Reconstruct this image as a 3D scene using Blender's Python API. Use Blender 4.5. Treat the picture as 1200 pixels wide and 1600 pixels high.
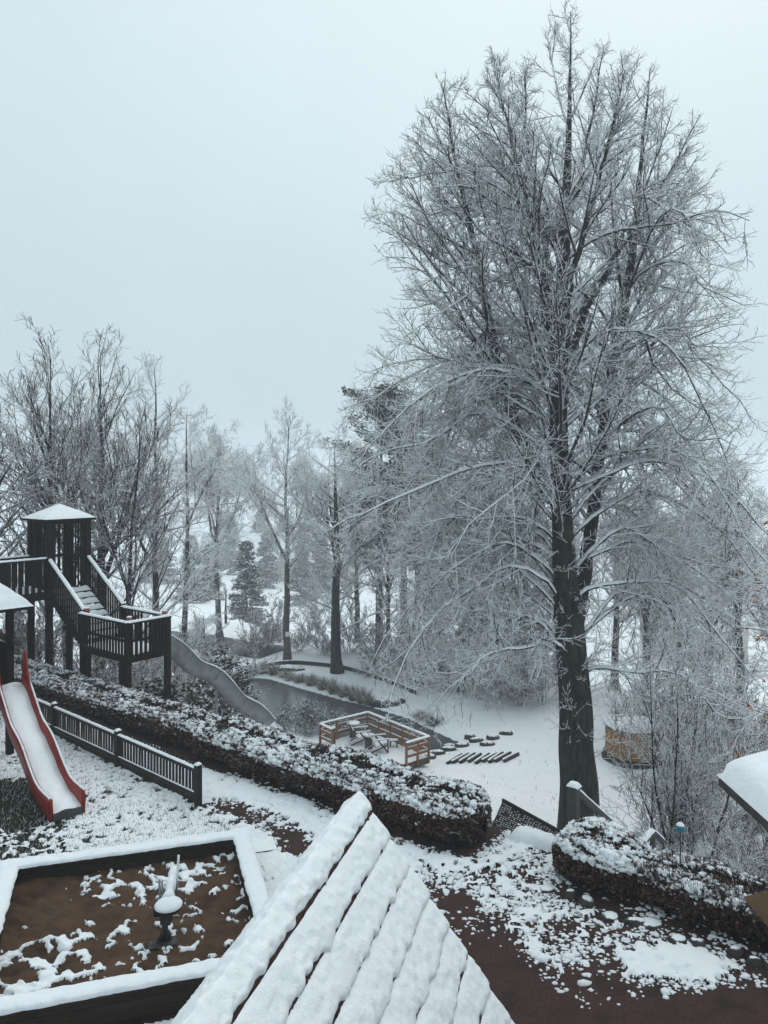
import bpy, bmesh, math, random
import numpy as np
from mathutils import Vector, Matrix

# ------------------------------------------------------------------ camera, sky, sun, exposure
for o in list(bpy.data.objects): bpy.data.objects.remove(o)
SC = bpy.context.scene
ORDER = []
class _Links:
    def link(self, o): SC.collection.objects.link(o); ORDER.append(o)
class _Coll: objects = _Links()
COL = _Coll()
CAMZ, HOR, FPX = 6.5, 740.0, 1200.0
cam_d = bpy.data.cameras.new('camera'); cam = bpy.data.objects.new('camera', cam_d); COL.objects.link(cam)
cam.location = (0, 0, CAMZ); cam.rotation_euler = (math.radians(90), 0, 0)
cam_d.sensor_fit = 'AUTO'; cam_d.sensor_width = 36; cam_d.lens = 27.0
cam_d.shift_y = -60/1600; cam_d.clip_start = 0.05; cam_d.clip_end = 5000
SC.camera = cam
SUN_EL, SUN_AZ = math.radians(52), math.radians(25)
w = bpy.data.worlds.new("World"); SC.world = w; w.use_nodes = True
nt = w.node_tree; nt.nodes.clear()
out = nt.nodes.new('ShaderNodeOutputWorld'); bg = nt.nodes.new('ShaderNodeBackground')
sky = nt.nodes.new('ShaderNodeTexSky'); sky.sky_type = 'NISHITA'; sky.sun_disc = False
sky.sun_elevation = SUN_EL; sky.sun_rotation = SUN_AZ; sky.dust_density = 6; sky.air_density = 1.0; sky.ozone_density = 1.5
mixw = nt.nodes.new('ShaderNodeMix'); mixw.data_type = 'RGBA'; mixw.inputs[0].default_value = 0.93
# the closed grey cloud deck over the sky, a little brighter overhead as overcast skies are
tcw = nt.nodes.new('ShaderNodeTexCoord'); spw = nt.nodes.new('ShaderNodeSeparateXYZ'); rmw = nt.nodes.new('ShaderNodeValToRGB')
nt.links.new(tcw.outputs['Generated'], spw.inputs[0]); nt.links.new(spw.outputs[2], rmw.inputs[0])
rmw.color_ramp.elements[0].position = 0.0; rmw.color_ramp.elements[0].color = (.43, .545, .595, 1)
rmw.color_ramp.elements[1].position = 0.9; rmw.color_ramp.elements[1].color = (.63, .735, .78, 1)
scw = nt.nodes.new('ShaderNodeVectorMath'); scw.operation = 'SCALE'; scw.inputs['Scale'].default_value = 9.2
nzw = nt.nodes.new('ShaderNodeTexNoise'); nzw.inputs['Scale'].default_value = 1.6; nzw.inputs['Detail'].default_value = 5; nt.links.new(tcw.outputs['Generated'], nzw.inputs['Vector'])
mrw = nt.nodes.new('ShaderNodeMapRange'); nt.links.new(nzw.outputs['Fac'], mrw.inputs[0]); mrw.inputs[1].default_value = .25; mrw.inputs[2].default_value = .75; mrw.inputs[3].default_value = 8.5; mrw.inputs[4].default_value = 9.7
nt.links.new(mrw.outputs[0], scw.inputs['Scale'])
nt.links.new(rmw.outputs[0], scw.inputs[0]); nt.links.new(scw.outputs[0], mixw.inputs[7])
nt.links.new(sky.outputs[0], mixw.inputs[6]); nt.links.new(mixw.outputs[2], bg.inputs[0])
bg.inputs[1].default_value = 0.10
nt.links.new(bg.outputs[0], out.inputs[0])
sl = bpy.data.lights.new('sun', 'SUN'); sl.energy = 0.7; sl.angle = math.radians(40); sl.color = (1, .97, .94)
so = bpy.data.objects.new('sun', sl); COL.objects.link(so)
so.rotation_euler = (math.radians(90) - SUN_EL, 0, math.pi - SUN_AZ); so.location = (0, 0, 40)
SC.view_settings.view_transform = 'Standard'; SC.view_settings.look = 'None'
SC.view_settings.exposure = 0.48; SC.view_settings.gamma = 1
SC.cycles.use_denoising = True
SC.cycles.max_bounces = 5; SC.cycles.diffuse_bounces = 3; SC.cycles.glossy_bounces = 2
SC.cycles.transmission_bounces = 2; SC.cycles.volume_bounces = 2; SC.cycles.transparent_max_bounces = 4
SC.cycles.use_adaptive_sampling = True; SC.cycles.adaptive_threshold = 0.02

RNG = np.random.default_rng(7); random.seed(7)

# ------------------------------------------------------------------ numeric helpers
def _hash(ix, iy, seed):
    h = (ix.astype(np.int64)*374761393 + iy.astype(np.int64)*668265263 + seed*982451653) & 0x7fffffff
    h = ((h ^ (h >> 13))*1274126177) & 0x7fffffff
    h = h ^ (h >> 16)
    return (h & 0xffff)/65535.0
def vnoise(x, y, seed=0):
    x = np.asarray(x, float); y = np.asarray(y, float)
    ix = np.floor(x).astype(np.int64); iy = np.floor(y).astype(np.int64)
    fx = x-ix; fy = y-iy; ux = fx*fx*(3-2*fx); uy = fy*fy*(3-2*fy)
    a = _hash(ix, iy, seed); b = _hash(ix+1, iy, seed); c = _hash(ix, iy+1, seed); d = _hash(ix+1, iy+1, seed)
    return (a*(1-ux)+b*ux)*(1-uy) + (c*(1-ux)+d*ux)*uy
def fbm(x, y, scale, octv=4, seed=0, gain=.5):
    s = 0; amp = 1; tot = 0; f = 1/scale
    for k in range(octv):
        a = .6*k
        xr = np.asarray(x)*math.cos(a)-np.asarray(y)*math.sin(a); yr = np.asarray(x)*math.sin(a)+np.asarray(y)*math.cos(a)
        s = s + amp*vnoise(xr*f+17.3*k, yr*f-9.1*k, seed+k); tot += amp; amp *= gain; f *= 2.03
    return s/tot
def sstep(a, b, v):
    u = np.clip((np.asarray(v, float)-a)/(b-a), 0, 1); return u*u*(3-2*u)
NV = np.array([.6174, .7867]); EV = np.array([.7867, -.6174])      # down the bank / along the hedge
def W(s, t, z=0.0): return np.array([s*NV[0]+t*EV[0], s*NV[1]+t*EV[1], z])
def at(px, py, d): return np.array([(px-600)/FPX*d, d, CAMZ-(py-HOR)*d/FPX])
def onz(px, py, z): return at(px, py, (CAMZ-z)*FPX/(py-HOR))
def topx(x, y, z=0.0): return 600+np.asarray(x)*FPX/np.asarray(y), HOR+(CAMZ-z)*FPX/np.asarray(y)

# pond outline in plan
WATER_Z = -6.42
POND = np.array([onz(*p, WATER_Z)[:2] for p in [(352,1064),(385,1058),(422,1060),(468,1074),(540,1094),(588,1106),(640,1122),(690,1146),(722,1160),
                                               (700,1172),(660,1176),(560,1170),(500,1152),(440,1134),(395,1112),(352,1084)]])
def poly_dist(x, y, poly):
    x = np.asarray(x, float); y = np.asarray(y, float)
    d = np.full(x.shape, 1e9); ins = np.zeros(x.shape, bool)
    n = len(poly)
    for i in range(n):
        ax, ay = poly[i]; bx, by = poly[(i+1) % n]
        ex, ey = bx-ax, by-ay
        t = np.clip(((x-ax)*ex+(y-ay)*ey)/(ex*ex+ey*ey), 0, 1)
        d = np.minimum(d, np.hypot(x-ax-t*ex, y-ay-t*ey))
        c = ((ay > y) != (by > y)) & (x < (bx-ax)*(y-ay)/(by-ay+1e-12)+ax)
        ins ^= c
    return np.where(ins, -d, d)
def ground(x, y):
    x = np.asarray(x, float); y = np.asarray(y, float)
    s = x*NV[0]+y*NV[1]
    z = np.interp(s, [-1e4, 12.5, 13.1, 17.2, 23.5, 28, 42, 48, 56, 90, 200, 300, 450, 700, 1e4],
                     [0, 0, -.25, -3.0, -5.62, -6.2, -6.2, -7.2, -9.8, -15, -22, -18, 0, 19, 19])
    far = sstep(14, 22, s)
    z = z + far*(fbm(x, y, 5.0, 3, 3)-.5)*.35 + sstep(45, 200, s)*(fbm(x, y, 40, 3, 5)-.5)*4
    pd = poly_dist(x, y, POND)
    bank = np.where(s > 22, np.clip((pd+.15)/1.2, -.6, 1), 1)
    tgt = np.where(bank < 0, WATER_Z+bank*.9, WATER_Z+.22*np.sqrt(np.clip(bank, 0, 1)))
    k = np.where(s > 22, 1-sstep(0.2, 2.2, pd), 0)
    return z*(1-k)+tgt*k
def gz(x, y): return float(ground(np.array([x]), np.array([y]))[0])

# ------------------------------------------------------------------ object helpers
def tag(o, label=None, cat=None, group=None, kind=None):
    if label: o['label'] = label
    if cat: o['category'] = cat
    if group: o['group'] = group
    if kind: o['kind'] = kind
    return o
def thing(name, loc, label, cat, group=None):
    o = bpy.data.objects.new(name, None); COL.objects.link(o); o.location = Vector([float(v) for v in loc]); o.empty_display_size = .2
    return tag(o, label, cat, group)
def wloc(o):
    v = Vector((0, 0, 0))
    while o is not None: v = v + o.matrix_local.translation if False else v + o.location; o = o.parent
    return v
def link(name, mesh, parent=None, loc=None, basis=None):
    o = bpy.data.objects.new(name, mesh); COL.objects.link(o)
    base = wloc(parent) if parent else Vector((0, 0, 0))
    if parent: o.parent = parent
    if basis is not None:
        m = basis.copy(); m.translation = m.translation-base; o.matrix_local = m
    else: o.location = (Vector(loc) if loc is not None else Vector((0, 0, 0)))-base
    return o
def npmesh(name, V, F, mat, smooth=True, attrs=None):
    """V (n,3), F (m,k) all faces of k corners"""
    V = np.ascontiguousarray(V, np.float32); F = np.ascontiguousarray(F, np.int32)
    me = bpy.data.meshes.new(name); m, k = F.shape
    me.vertices.add(len(V)); me.vertices.foreach_set('co', V.ravel())
    me.loops.add(m*k); me.loops.foreach_set('vertex_index', F.ravel())
    me.polygons.add(m); me.polygons.foreach_set('loop_start', np.arange(m, dtype=np.int32)*k)
    me.polygons.foreach_set('use_smooth', np.full(m, smooth))
    for an, av in (attrs or {}).items():
        a = me.attributes.new(an, 'FLOAT', 'POINT'); a.data.foreach_set('value', np.ascontiguousarray(av, np.float32))
    me.materials.append(mat); me.update(calc_edges=True)
    return me
def part(name, V, F, mat, parent=None, smooth=True, attrs=None):
    V = np.asarray(V, float)
    base = np.array(wloc(parent)) if parent else np.zeros(3)
    me = npmesh(name, V-base, F, mat, smooth, attrs)
    o = bpy.data.objects.new(name, me); COL.objects.link(o)
    if parent: o.parent = parent
    return o
def mesh_py(name, V, F, mat, smooth=False):
    me = bpy.data.meshes.new(name); me.from_pydata([tuple(map(float, v)) for v in V], [], F); me.materials.append(mat)
    me.polygons.foreach_set('use_smooth', np.full(len(F), smooth)); me.update(); return me
_bc = {}
def box_mesh(l, a, h, mat, bev=.008):
    key = (round(l, 3), round(a, 3), round(h, 3), mat.name, bev)
    if key in _bc: return _bc[key]
    bm = bmesh.new(); bmesh.ops.create_cube(bm, size=1)
    bmesh.ops.scale(bm, vec=(l, a, h), verts=bm.verts)
    b = min(bev, min(l, a, h)*.3)
    bmesh.ops.bevel(bm, geom=bm.edges[:], offset=b, segments=1, affect='EDGES')
    me = bpy.data.meshes.new('box'); bm.to_mesh(me); bm.free(); me.materials.append(mat); _bc[key] = me
    return me
def basis(p0, p1, up=(0, 0, 1)):
    p0 = Vector(p0); p1 = Vector(p1); x = (p1-p0).normalized(); u = Vector(up)
    y = u.cross(x)
    if y.length < 1e-4: y = Vector((0, 1, 0)).cross(x)
    y.normalize(); z = x.cross(y)
    m = Matrix((x, y, z)).transposed().to_4x4(); m.translation = (p0+p1)/2
    return m, (p1-p0).length
def beam(name, p0, p1, wd, ht, mat, parent=None, up=(0, 0, 1), bev=.008):
    m, L = basis(p0, p1, up)
    return link(name, box_mesh(L, wd, ht, mat, bev), parent, basis=m)
def tubes(P, R, S):
    P = np.asarray(P, float); R = np.asarray(R, float)
    N, K = P.shape[:2]
    T = np.gradient(P, axis=1); T /= np.linalg.norm(T, axis=2, keepdims=True)+1e-9
    ref = np.tile(np.array([0., 0., 1.]), (N, K, 1))
    mean = np.abs(T[:, :, 2]).mean(1) > .93
    ref[mean] = np.array([0., 1., 0.])
    B = np.cross(T, ref); B /= np.linalg.norm(B, axis=2, keepdims=True)+1e-9
    C = np.cross(B, T)
    a = np.pi/2+np.arange(S)*2*np.pi/S
    V = P[:, :, None]+R[:, :, None, None]*(np.cos(a)[None, None, :, None]*B[:, :, None]+np.sin(a)[None, None, :, None]*C[:, :, None])
    n = np.arange(N)[:, None, None]*K*S; k = np.arange(K-1)[None, :, None]*S; s = np.arange(S)[None, None, :]; s2 = (s+1) % S
    F = np.stack([n+k+s, n+k+s2, n+k+S+s2, n+k+S+s], -1).reshape(-1, 4)
    return V.reshape(-1, 3), F[:, ::-1]
def grid_faces(nu, nv):
    i = np.arange(nu-1)[:, None]; j = np.arange(nv-1)[None, :]
    a = i*nv+j
    return np.stack([a, a+nv, a+nv+1, a+1], -1).reshape(-1, 4)
def join_vf(*vf):
    Vs, Fs, o = [], [], 0
    for V, F in vf: Vs.append(np.asarray(V)); Fs.append(np.asarray(F)+o); o += len(V)
    return np.concatenate(Vs), np.concatenate(Fs)
def polytube(name, pts, radii, S, mat, parent=None, smooth=True, cap=True):
    P = np.array(pts, float)[None]; R = np.array(radii, float)[None]
    if cap:
        P = np.concatenate([P[:, :1], P, P[:, -1:]], 1); P[:, 0] += (P[:, 1]-P[:, 2])*1e-3; P[:, -1] += (P[:, -2]-P[:, -3])*1e-3
        R = np.concatenate([R[:, :1]*0+1e-4, R, R[:, -1:]*0+1e-4], 1)
    V, F = tubes(P, R, S)
    return part(name, V, F, mat, parent, smooth)
def snow_ridge(name, p0, p1, wd, ht, parent, seed=0, sag=.25, step=.07):
    """lumpy rounded snow lying along the top of a bar"""
    p0 = np.array(p0, float); p1 = np.array(p1, float); L = np.linalg.norm(p1-p0); x = (p1-p0)/L
    y = np.cross([0, 0, 1], x); y /= np.linalg.norm(y)+1e-9; z = np.cross(x, y)
    K = max(6, int(L/step)); u = np.linspace(-.01, 1.01, K); a = np.linspace(0, np.pi, 8)
    n1 = fbm(u*L+seed*7.1, np.zeros(K)+seed, .12, 3, seed); n2 = fbm(u*L+seed*3.7, np.zeros(K)+5, .09, 2, seed+3)
    e = np.minimum(1, np.minimum(u+.01, 1.01-u)*L/.04+.05)**.5
    A, U = np.meshgrid(a, u)
    ww = wd/2*(.88+.3*n2)[:, None]; hh = ht*(.65+.7*n1)[:, None]*e[:, None]
    lat = np.sign(np.cos(A))*np.abs(np.cos(A))**.7*ww; up = np.sin(A)**.75*hh-.004
    V = p0+U[..., None]*(x*L)+lat[..., None]*y+up[..., None]*z
    return part(name, V.reshape(-1, 3), grid_faces(K, 8)[:, ::-1], M['snow'], parent)

# ------------------------------------------------------------------ materials
M = {}
def newmat(name):
    m = bpy.data.materials.new(name); m.use_nodes = True; n = m.node_tree; b = n.nodes['Principled BSDF']; M[name] = m
    b.inputs['Specular IOR Level'].default_value = .25
    return m, n, b
def N(n, t, **kw):
    q = n.nodes.new(t)
    for k, v in kw.items(): setattr(q, k, v)
    return q
def noise(n, scale, detail=4, coord='Object', rough=.55, vec=None, stretch=None):
    tc = N(n, 'ShaderNodeTexCoord'); q = N(n, 'ShaderNodeTexNoise'); q.inputs['Scale'].default_value = scale
    q.inputs['Detail'].default_value = detail; q.inputs['Roughness'].default_value = rough
    src = tc.outputs[coord]
    if stretch:
        mp = N(n, 'ShaderNodeMapping'); mp.inputs['Scale'].default_value = stretch; n.links.new(src, mp.inputs[0]); src = mp.outputs[0]
    n.links.new(src, q.inputs['Vector']); return q.outputs['Fac']
def ramp(n, fac, stops):
    r = N(n, 'ShaderNodeValToRGB'); e = r.color_ramp.elements
    while len(e) < len(stops): e.new(.5)
    for i, (p, c) in enumerate(stops): e[i].position = p; e[i].color = (*c, 1)
    n.links.new(fac, r.inputs[0]); return r.outputs[0]
def mix(n, fac, a, b):
    q = N(n, 'ShaderNodeMix', data_type='RGBA')
    for s, v in ((0, fac), (6, a), (7, b)):
        if isinstance(v, (tuple, float, int)): q.inputs[s].default_value = (*v, 1) if isinstance(v, tuple) else v
        else: n.links.new(v, q.inputs[s])
    return q.outputs[2]
def math_(n, op, a, b=None, c=None):
    q = N(n, 'ShaderNodeMath', operation=op)
    for i, v in enumerate((a, b, c)):
        if v is None: continue
        if isinstance(v, (float, int)): q.inputs[i].default_value = v
        else: n.links.new(v, q.inputs[i])
    return q.outputs[0]
def bump(n, b, h, strength=.3, dist=.02):
    q = N(n, 'ShaderNodeBump'); q.inputs['Strength'].default_value = strength; q.inputs['Distance'].default_value = dist
    n.links.new(h, q.inputs['Height']); n.links.new(q.outputs[0], b.inputs['Normal'])
def smooth01(n, v, a, b):
    q = N(n, 'ShaderNodeMapRange', interpolation_type='SMOOTHSTEP'); n.links.new(v, q.inputs[0])
    q.inputs[1].default_value = a; q.inputs[2].default_value = b; return q.outputs[0]
def attr(n, name):
    q = N(n, 'ShaderNodeAttribute', attribute_name=name); return q.outputs['Fac']
def upz(n):
    g = N(n, 'ShaderNodeNewGeometry'); s = N(n, 'ShaderNodeSeparateXYZ'); n.links.new(g.outputs['Normal'], s.inputs[0]); return s.outputs[2]
SNOW = (.885, .905, .925)
m, n, b = newmat('snow'); b.inputs['Roughness'].default_value = .75
f1 = noise(n, 9, 5); f2 = noise(n, 48, 5, rough=.7)
n.links.new(ramp(n, f1, [(.3, (.83, .86, .885)), (.7, SNOW)]), b.inputs['Base Color'])
bump(n, b, math_(n, 'ADD', f1, math_(n, 'MULTIPLY', f2, .55)), .55, .035)
def wood(name, dark, light, rough=.7, scale=3, stretch=(1, 14, 14), snowy=0.0):
    m, n, b = newmat(name); f = noise(n, scale, 6, stretch=stretch, rough=.65); g = noise(n, 1.7, 3)
    c = ramp(n, f, [(.3, dark), (.7, light)])
    c = mix(n, math_(n, 'MULTIPLY', g, .35), c, tuple(v*.45 for v in dark))
    if snowy:
        k = smooth01(n, math_(n, 'ADD', upz(n), math_(n, 'MULTIPLY', noise(n, 22, 3), .5)), 1.1-snowy, 1.3-snowy)
        c = mix(n, k, c, SNOW)
    n.links.new(c, b.inputs['Base Color']); b.inputs['Roughness'].default_value = rough; bump(n, b, f, .25, .01); return m
wood('dark_wood', (.005, .0028, .0023), (.028, .016, .012), .7); M['dark_wood'].node_tree.nodes['Principled BSDF'].inputs['Specular IOR Level'].default_value = .12
wood('fence_wood', (.012, .010, .008), (.035, .027, .021), .7)
wood('box_wood', (.018, .012, .008), (.055, .038, .025), .75)
wood('deck_wood', (.19, .072, .026), (.36, .155, .062), .6)
wood('grey_wood', (.045, .043, .040), (.11, .105, .095), .8)
wood('log_wood', (.05, .042, .033), (.11, .095, .075), .85)
wood('hut_wood', (.22, .10, .03), (.42, .22, .07), .7)
wood('board_wood', (.10, .052, .022), (.17, .095, .045), .6)
wood('chair_wood', (.035, .020, .014), (.09, .055, .04), .65, snowy=.25)
def bark(name, dark, light, snow_lo, snow_hi, nscale=14, green=0.0, windy=True):
    """bark with snow that settles on upward facing sides"""
    m, n, b = newmat(name)
    f = noise(n, nscale, 4, stretch=(1, 1, .22)); c = ramp(n, f, [(.40, dark), (.62, light)])
    g2 = noise(n, 6, 3)
    if green: c = mix(n, math_(n, 'MULTIPLY', g2, green), c, (.022, .03, .014))
    v = math_(n, 'ADD', upz(n), math_(n, 'MULTIPLY', math_(n, 'SUBTRACT', g2, .5), .9))
    c = mix(n, smooth01(n, v, snow_lo, snow_hi), c, SNOW)
    n.links.new(c, b.inputs['Base Color']); b.inputs['Roughness'].default_value = .85
    return m, n, b, f
m, n, b, f = bark('bark_trunk', (.003, .0027, .0023), (.040, .035, .029), .5, .75, 9, green=.3); bump(n, b, f, 1.0, .08)
bark('bark_branch', (.014, .012, .011), (.035, .031, .028), -.22, .12)
bark('twig', (.022, .019, .018), (.06, .054, .05), -.95, -.42, 30)
bark('twig_bare', (.022, .018, .014), (.055, .045, .034), .0, .35, 30)
bark('twig_red', (.030, .016, .013), (.060, .036, .029), .0, .4, 30)
bark('twig_birch', (.045, .04, .038), (.11, .10, .095), -.5, -.05, 30)
m, n, b, f = bark('bark_birch', (.03, .028, .026), (.20, .195, .185), .5, .8, 9)
m, n, b, f = bark('bark_pale', (.055, .05, .042), (.11, .10, .085), .55, .8)
def leafmat(name, c0, c1, rough=.6):
    m, n, b = newmat(name); t = attr(n, 'tint'); s = attr(n, 'snow')
    c = mix(n, t, c0, c1); c = mix(n, s, c, SNOW); n.links.new(c, b.inputs['Base Color']); b.inputs['Roughness'].default_value = rough; return m
leafmat('hedge_leaf', (.016, .010, .008), (.15, .075, .050))
leafmat('green_leaf', (.008, .014, .008), (.030, .050, .024), .45)
leafmat('needle', (.008, .015, .011), (.022, .036, .026))
leafmat('grass_blade', (.010, .016, .006), (.045, .060, .022))
leafmat('reed', (.10, .065, .035), (.26, .19, .12))
leafmat('willow_leaf', (.035, .045, .035), (.10, .12, .10))
leafmat('orange_leaf', (.24, .075, .012), (.42, .17, .03))
m, n, b = newmat('hedge_core'); b.inputs['Base Color'].default_value = (.006, .0045, .004, 1); b.inputs['Roughness'].default_value = .95
m, n, b = newmat('sand'); f = noise(n, 3, 5); f2 = noise(n, 90, 3)
n.links.new(ramp(n, f, [(.3, (.050, .026, .013)), (.75, (.135, .074, .039))]), b.inputs['Base Color']); bump(n, b, math_(n, 'ADD', f2, noise(n, 22, 5, rough=.7)), .8, .03); b.inputs['Roughness'].default_value = .9
m, n, b = newmat('red_plastic'); f = noise(n, 5, 4)
n.links.new(ramp(n, f, [(.3, (.17, .010, .008)), (.75, (.29, .020, .015))]), b.inputs['Base Color']); b.inputs['Roughness'].default_value = .42
m, n, b = newmat('steel'); b.inputs['Metallic'].default_value = .55; f = noise(n, 4, 5)
n.links.new(ramp(n, f, [(.3, (.17, .175, .18)), (.75, (.30, .31, .32))]), b.inputs['Base Color']); b.inputs['Roughness'].default_value = .5
m, n, b = newmat('dark_metal'); b.inputs['Metallic'].default_value = .5; b.inputs['Roughness'].default_value = .5
f = noise(n, 12, 4); n.links.new(ramp(n, f, [(.3, (.035, .03, .028)), (.75, (.09, .08, .07))]), b.inputs['Base Color'])
m, n, b = newmat('black_plastic'); b.inputs['Base Color'].default_value = (.010, .010, .014, 1); b.inputs['Roughness'].default_value = .45
m, n, b = newmat('tile'); f = noise(n, 14, 5)
n.links.new(ramp(n, f, [(.3, (.028, .014, .011)), (.75, (.085, .036, .026))]), b.inputs['Base Color']); b.inputs['Roughness'].default_value = .8; bump(n, b, f, .4, .01)
m, n, b = newmat('red_cap'); b.inputs['Base Color'].default_value = (.34, .11, .085, 1); b.inputs['Roughness'].default_value = .6
m, n, b = newmat('blue_glass'); b.inputs['Base Color'].default_value = (.01, .17, .27, 1); b.inputs['Roughness'].default_value = .08; b.inputs['Specular IOR Level'].default_value = .6
m, n, b = newmat('water'); f = noise(n, .9, 5); f3 = noise(n, 2.5, 3)
n.links.new(ramp(n, f, [(.35, (.055, .062, .066)), (.75, (.11, .12, .127))]), b.inputs['Base Color'])
n.links.new(ramp(n, f3, [(.3, (.12,)*3), (.7, (.30,)*3)]), b.inputs['Roughness']); b.inputs['Specular IOR Level'].default_value = .4; bump(n, b, f3, .05, .02)
m, n, b = newmat('stone'); f = noise(n, 4, 6)
c = ramp(n, f, [(.3, (.022, .02, .017)), (.75, (.08, .074, .064))])
k = smooth01(n, math_(n, 'ADD', upz(n), math_(n, 'MULTIPLY', noise(n, 9, 4), .7)), 1.12, 1.25)
n.links.new(mix(n, k, c, SNOW), b.inputs['Base Color']); bump(n, b, f, .6, .03); b.inputs['Roughness'].default_value = .9
m, n, b = newmat('asphalt'); f = noise(n, 1.2, 5); n.links.new(ramp(n, f, [(.35, (.035, .037, .040)), (.8, (.16, .17, .18))]), b.inputs['Base Color']); b.inputs['Roughness'].default_value = .6
m, n, b = newmat('render_pale'); f = noise(n, 2, 4); n.links.new(ramp(n, f, [(.3, (.42, .40, .36)), (.8, (.58, .55, .49))]), b.inputs['Base Color'])
m, n, b = newmat('render_yellow'); f = noise(n, 2, 4); n.links.new(ramp(n, f, [(.3, (.42, .39, .30)), (.8, (.50, .46, .37))]), b.inputs['Base Color'])
m, n, b = newmat('pane'); b.inputs['Base Color'].default_value = (.03, .035, .04, 1); b.inputs['Roughness'].default_value = .1
m, n, b = newmat('white_paint'); b.inputs['Base Color'].default_value = (.75, .76, .76, 1); b.inputs['Roughness'].default_value = .5
# ground: gravel terrace, lawn soil, and snow beyond the hedge, told apart by attributes
m, n, b = newmat('ground'); b.inputs['Roughness'].default_value = .85
fg = noise(n, 75, 3, rough=.75); fm = noise(n, 2.2, 5)
grav = ramp(n, fg, [(.3, (.020, .0095, .008)), (.52, (.058, .027, .022)), (.75, (.13, .075, .062))])
grav = mix(n, smooth01(n, noise(n, 24, 4, rough=.7), .45, .7), grav, (.019, .010, .0085)); grav = mix(n, smooth01(n, fm, .45, .75), grav, (.022, .013, .011))
soil = ramp(n, noise(n, 30, 4), [(.3, (.006, .008, .003)), (.75, (.020, .022, .010))])
c = mix(n, attr(n, 'lawn'), grav, soil)
sn = ramp(n, noise(n, 1.3, 5), [(.3, (.83, .86, .885)), (.7, SNOW)])
wood_floor = ramp(n, noise(n, .5, 6, rough=.7), [(.42, (.10, .09, .08)), (.55, SNOW)])
sn = mix(n, attr(n, 'scrub'), sn, wood_floor)
c = mix(n, attr(n, 'snow'), c, sn)
n.links.new(c, b.inputs['Base Color']); bump(n, b, math_(n, 'ADD', fg, noise(n, 7, 5)), .5, .02)

# ================================================================== SETTING
def axis(lo, mid0, mid1, hi, step, grow=1.16):
    a = list(np.arange(mid0, mid1, step)); s = step; v = mid0
    L = []
    while v > lo: s *= grow; v -= s; L.append(v)
    s = step; v = a[-1]; Rr = []
    while v < hi: s *= grow; v += s; Rr.append(v)
    return np.array(L[::-1]+a+Rr)
gx = axis(-900, -16, 16, 900, .38, 1.11); gy = axis(-60, 5, 58, 1100, .38, 1.11)
GX, GY = np.meshgrid(gx, gy, indexing='ij'); GZ = ground(GX, GY)
gs = GX*NV[0]+GY*NV[1]
FENCE_A = np.array([-3.63, 15.06]); FENCE_B = np.array([-11.1, 21.65]); fd = (FENCE_B-FENCE_A)/np.linalg.norm(FENCE_B-FENCE_A); fn = np.array([fd[1], -fd[0]]); fn = fn if fn[1] > 0 else -fn
LAWN = np.array([FENCE_B+fd*20, FENCE_A, [-2.65, 14.15], [-2.0, 13.1], [-2.33, 13.0], [-5.9, 11.9], [-6.6, 10.3], [-30, 4]])
lawn_a = 1-sstep(-.15, .15, poly_dist(GX, GY, LAWN)); snow_a = sstep(12.5, 12.9, gs+.25*(fbm(GX, GY, .6, 3, 2)-.5))
scrub_a = sstep(.5, .8, fbm(GX, GY, 9, 3, 31))*sstep(30, 44, gs)*sstep(2.5, 4, poly_dist(GX, GY, POND))*sstep(-2, 4, GX)
part('ground', np.stack([GX, GY, GZ], -1).reshape(-1, 3), grid_faces(len(gx), len(gy)), M['ground'],
     attrs=dict(lawn=lawn_a.ravel(), snow=snow_a.ravel(), scrub=scrub_a.ravel()))['kind'] = 'structure'

# snow lying on the terrace: a real sheet that dips under the gravel where the ground shows
SAND = np.array([[-5.9, 11.9], [-2.33, 13.0], [-1.22, 9.55], [-4.75, 8.45]])
st = .028
sx = np.arange(-13.5, 7.6, st); sy = np.arange(7.2, 26, st)
SX, SY = np.meshgrid(sx, sy, indexing='ij'); ss = SX*NV[0]+SY*NV[1]
PX, PY = topx(SX, SY)
def seg_d(x, y, pts):
    d = np.full(x.shape, 1e9)
    for (ax, ay), (bx, by) in zip(pts[:-1], pts[1:]):
        ex, ey = bx-ax, by-ay; t = np.clip(((x-ax)*ex+(y-ay)*ey)/(ex*ex+ey*ey), 0, 1)
        d = np.minimum(d, np.hypot(x-ax-t*ex, y-ay-t*ey))
    return d
def pl(*pp): return [onz(p[0], p[1], 0)[:2] for p in pp]
lawn_m = 1-sstep(-.2, .1, poly_dist(SX, SY, LAWN)+.35*(fbm(SX, SY, .7, 3, 8)-.5))
big = fbm(SX, SY, 1.4, 3, 11); mid = fbm(SX, SY, .14, 2, 12, .4); fine = fbm(SX, SY, .075, 1, 13, .6); wide_ = fbm(SX, SY, .55, 3, 14)
def quant(v):
    q = np.sort(v.ravel()[::37]); return np.interp(v, q, np.linspace(0, 1, len(q)))
# share of ground covered: dense towards the hedge, thin by the tiled roof
tt_ = SX*EV[0]+SY*EV[1]
cov = np.interp(PY, [1285, 1330, 1380, 1430, 1480, 1530, 1580, 1640], [.95, .87, .77, .68, .54, .32, .13, .03])
right = 1-sstep(.3, 1.15, np.hypot((PX-1050-(PY-1500)*.6)/150, (PY-1505)/58)); cov = np.maximum(cov, .97*right)
cov = cov - .55*(1-sstep(.05, .8, seg_d(SX, SY, pl((690,1395),(745,1470),(810,1560),(840,1640)))))
cov = cov - .30*(1-sstep(.1, .6, seg_d(SX, SY, pl((835,1350),(880,1390),(930,1400)))))
cov = cov - .8*sstep(1545, 1580, PY+(PX-1100)*.15)
cov = np.where(PX < 640, np.maximum(cov, .97), cov)                                    # path beside the picket fence
pth = seg_d(SX, SY, pl((318,1258),(372,1268),(428,1290),(470,1322),(520,1352)))
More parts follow.
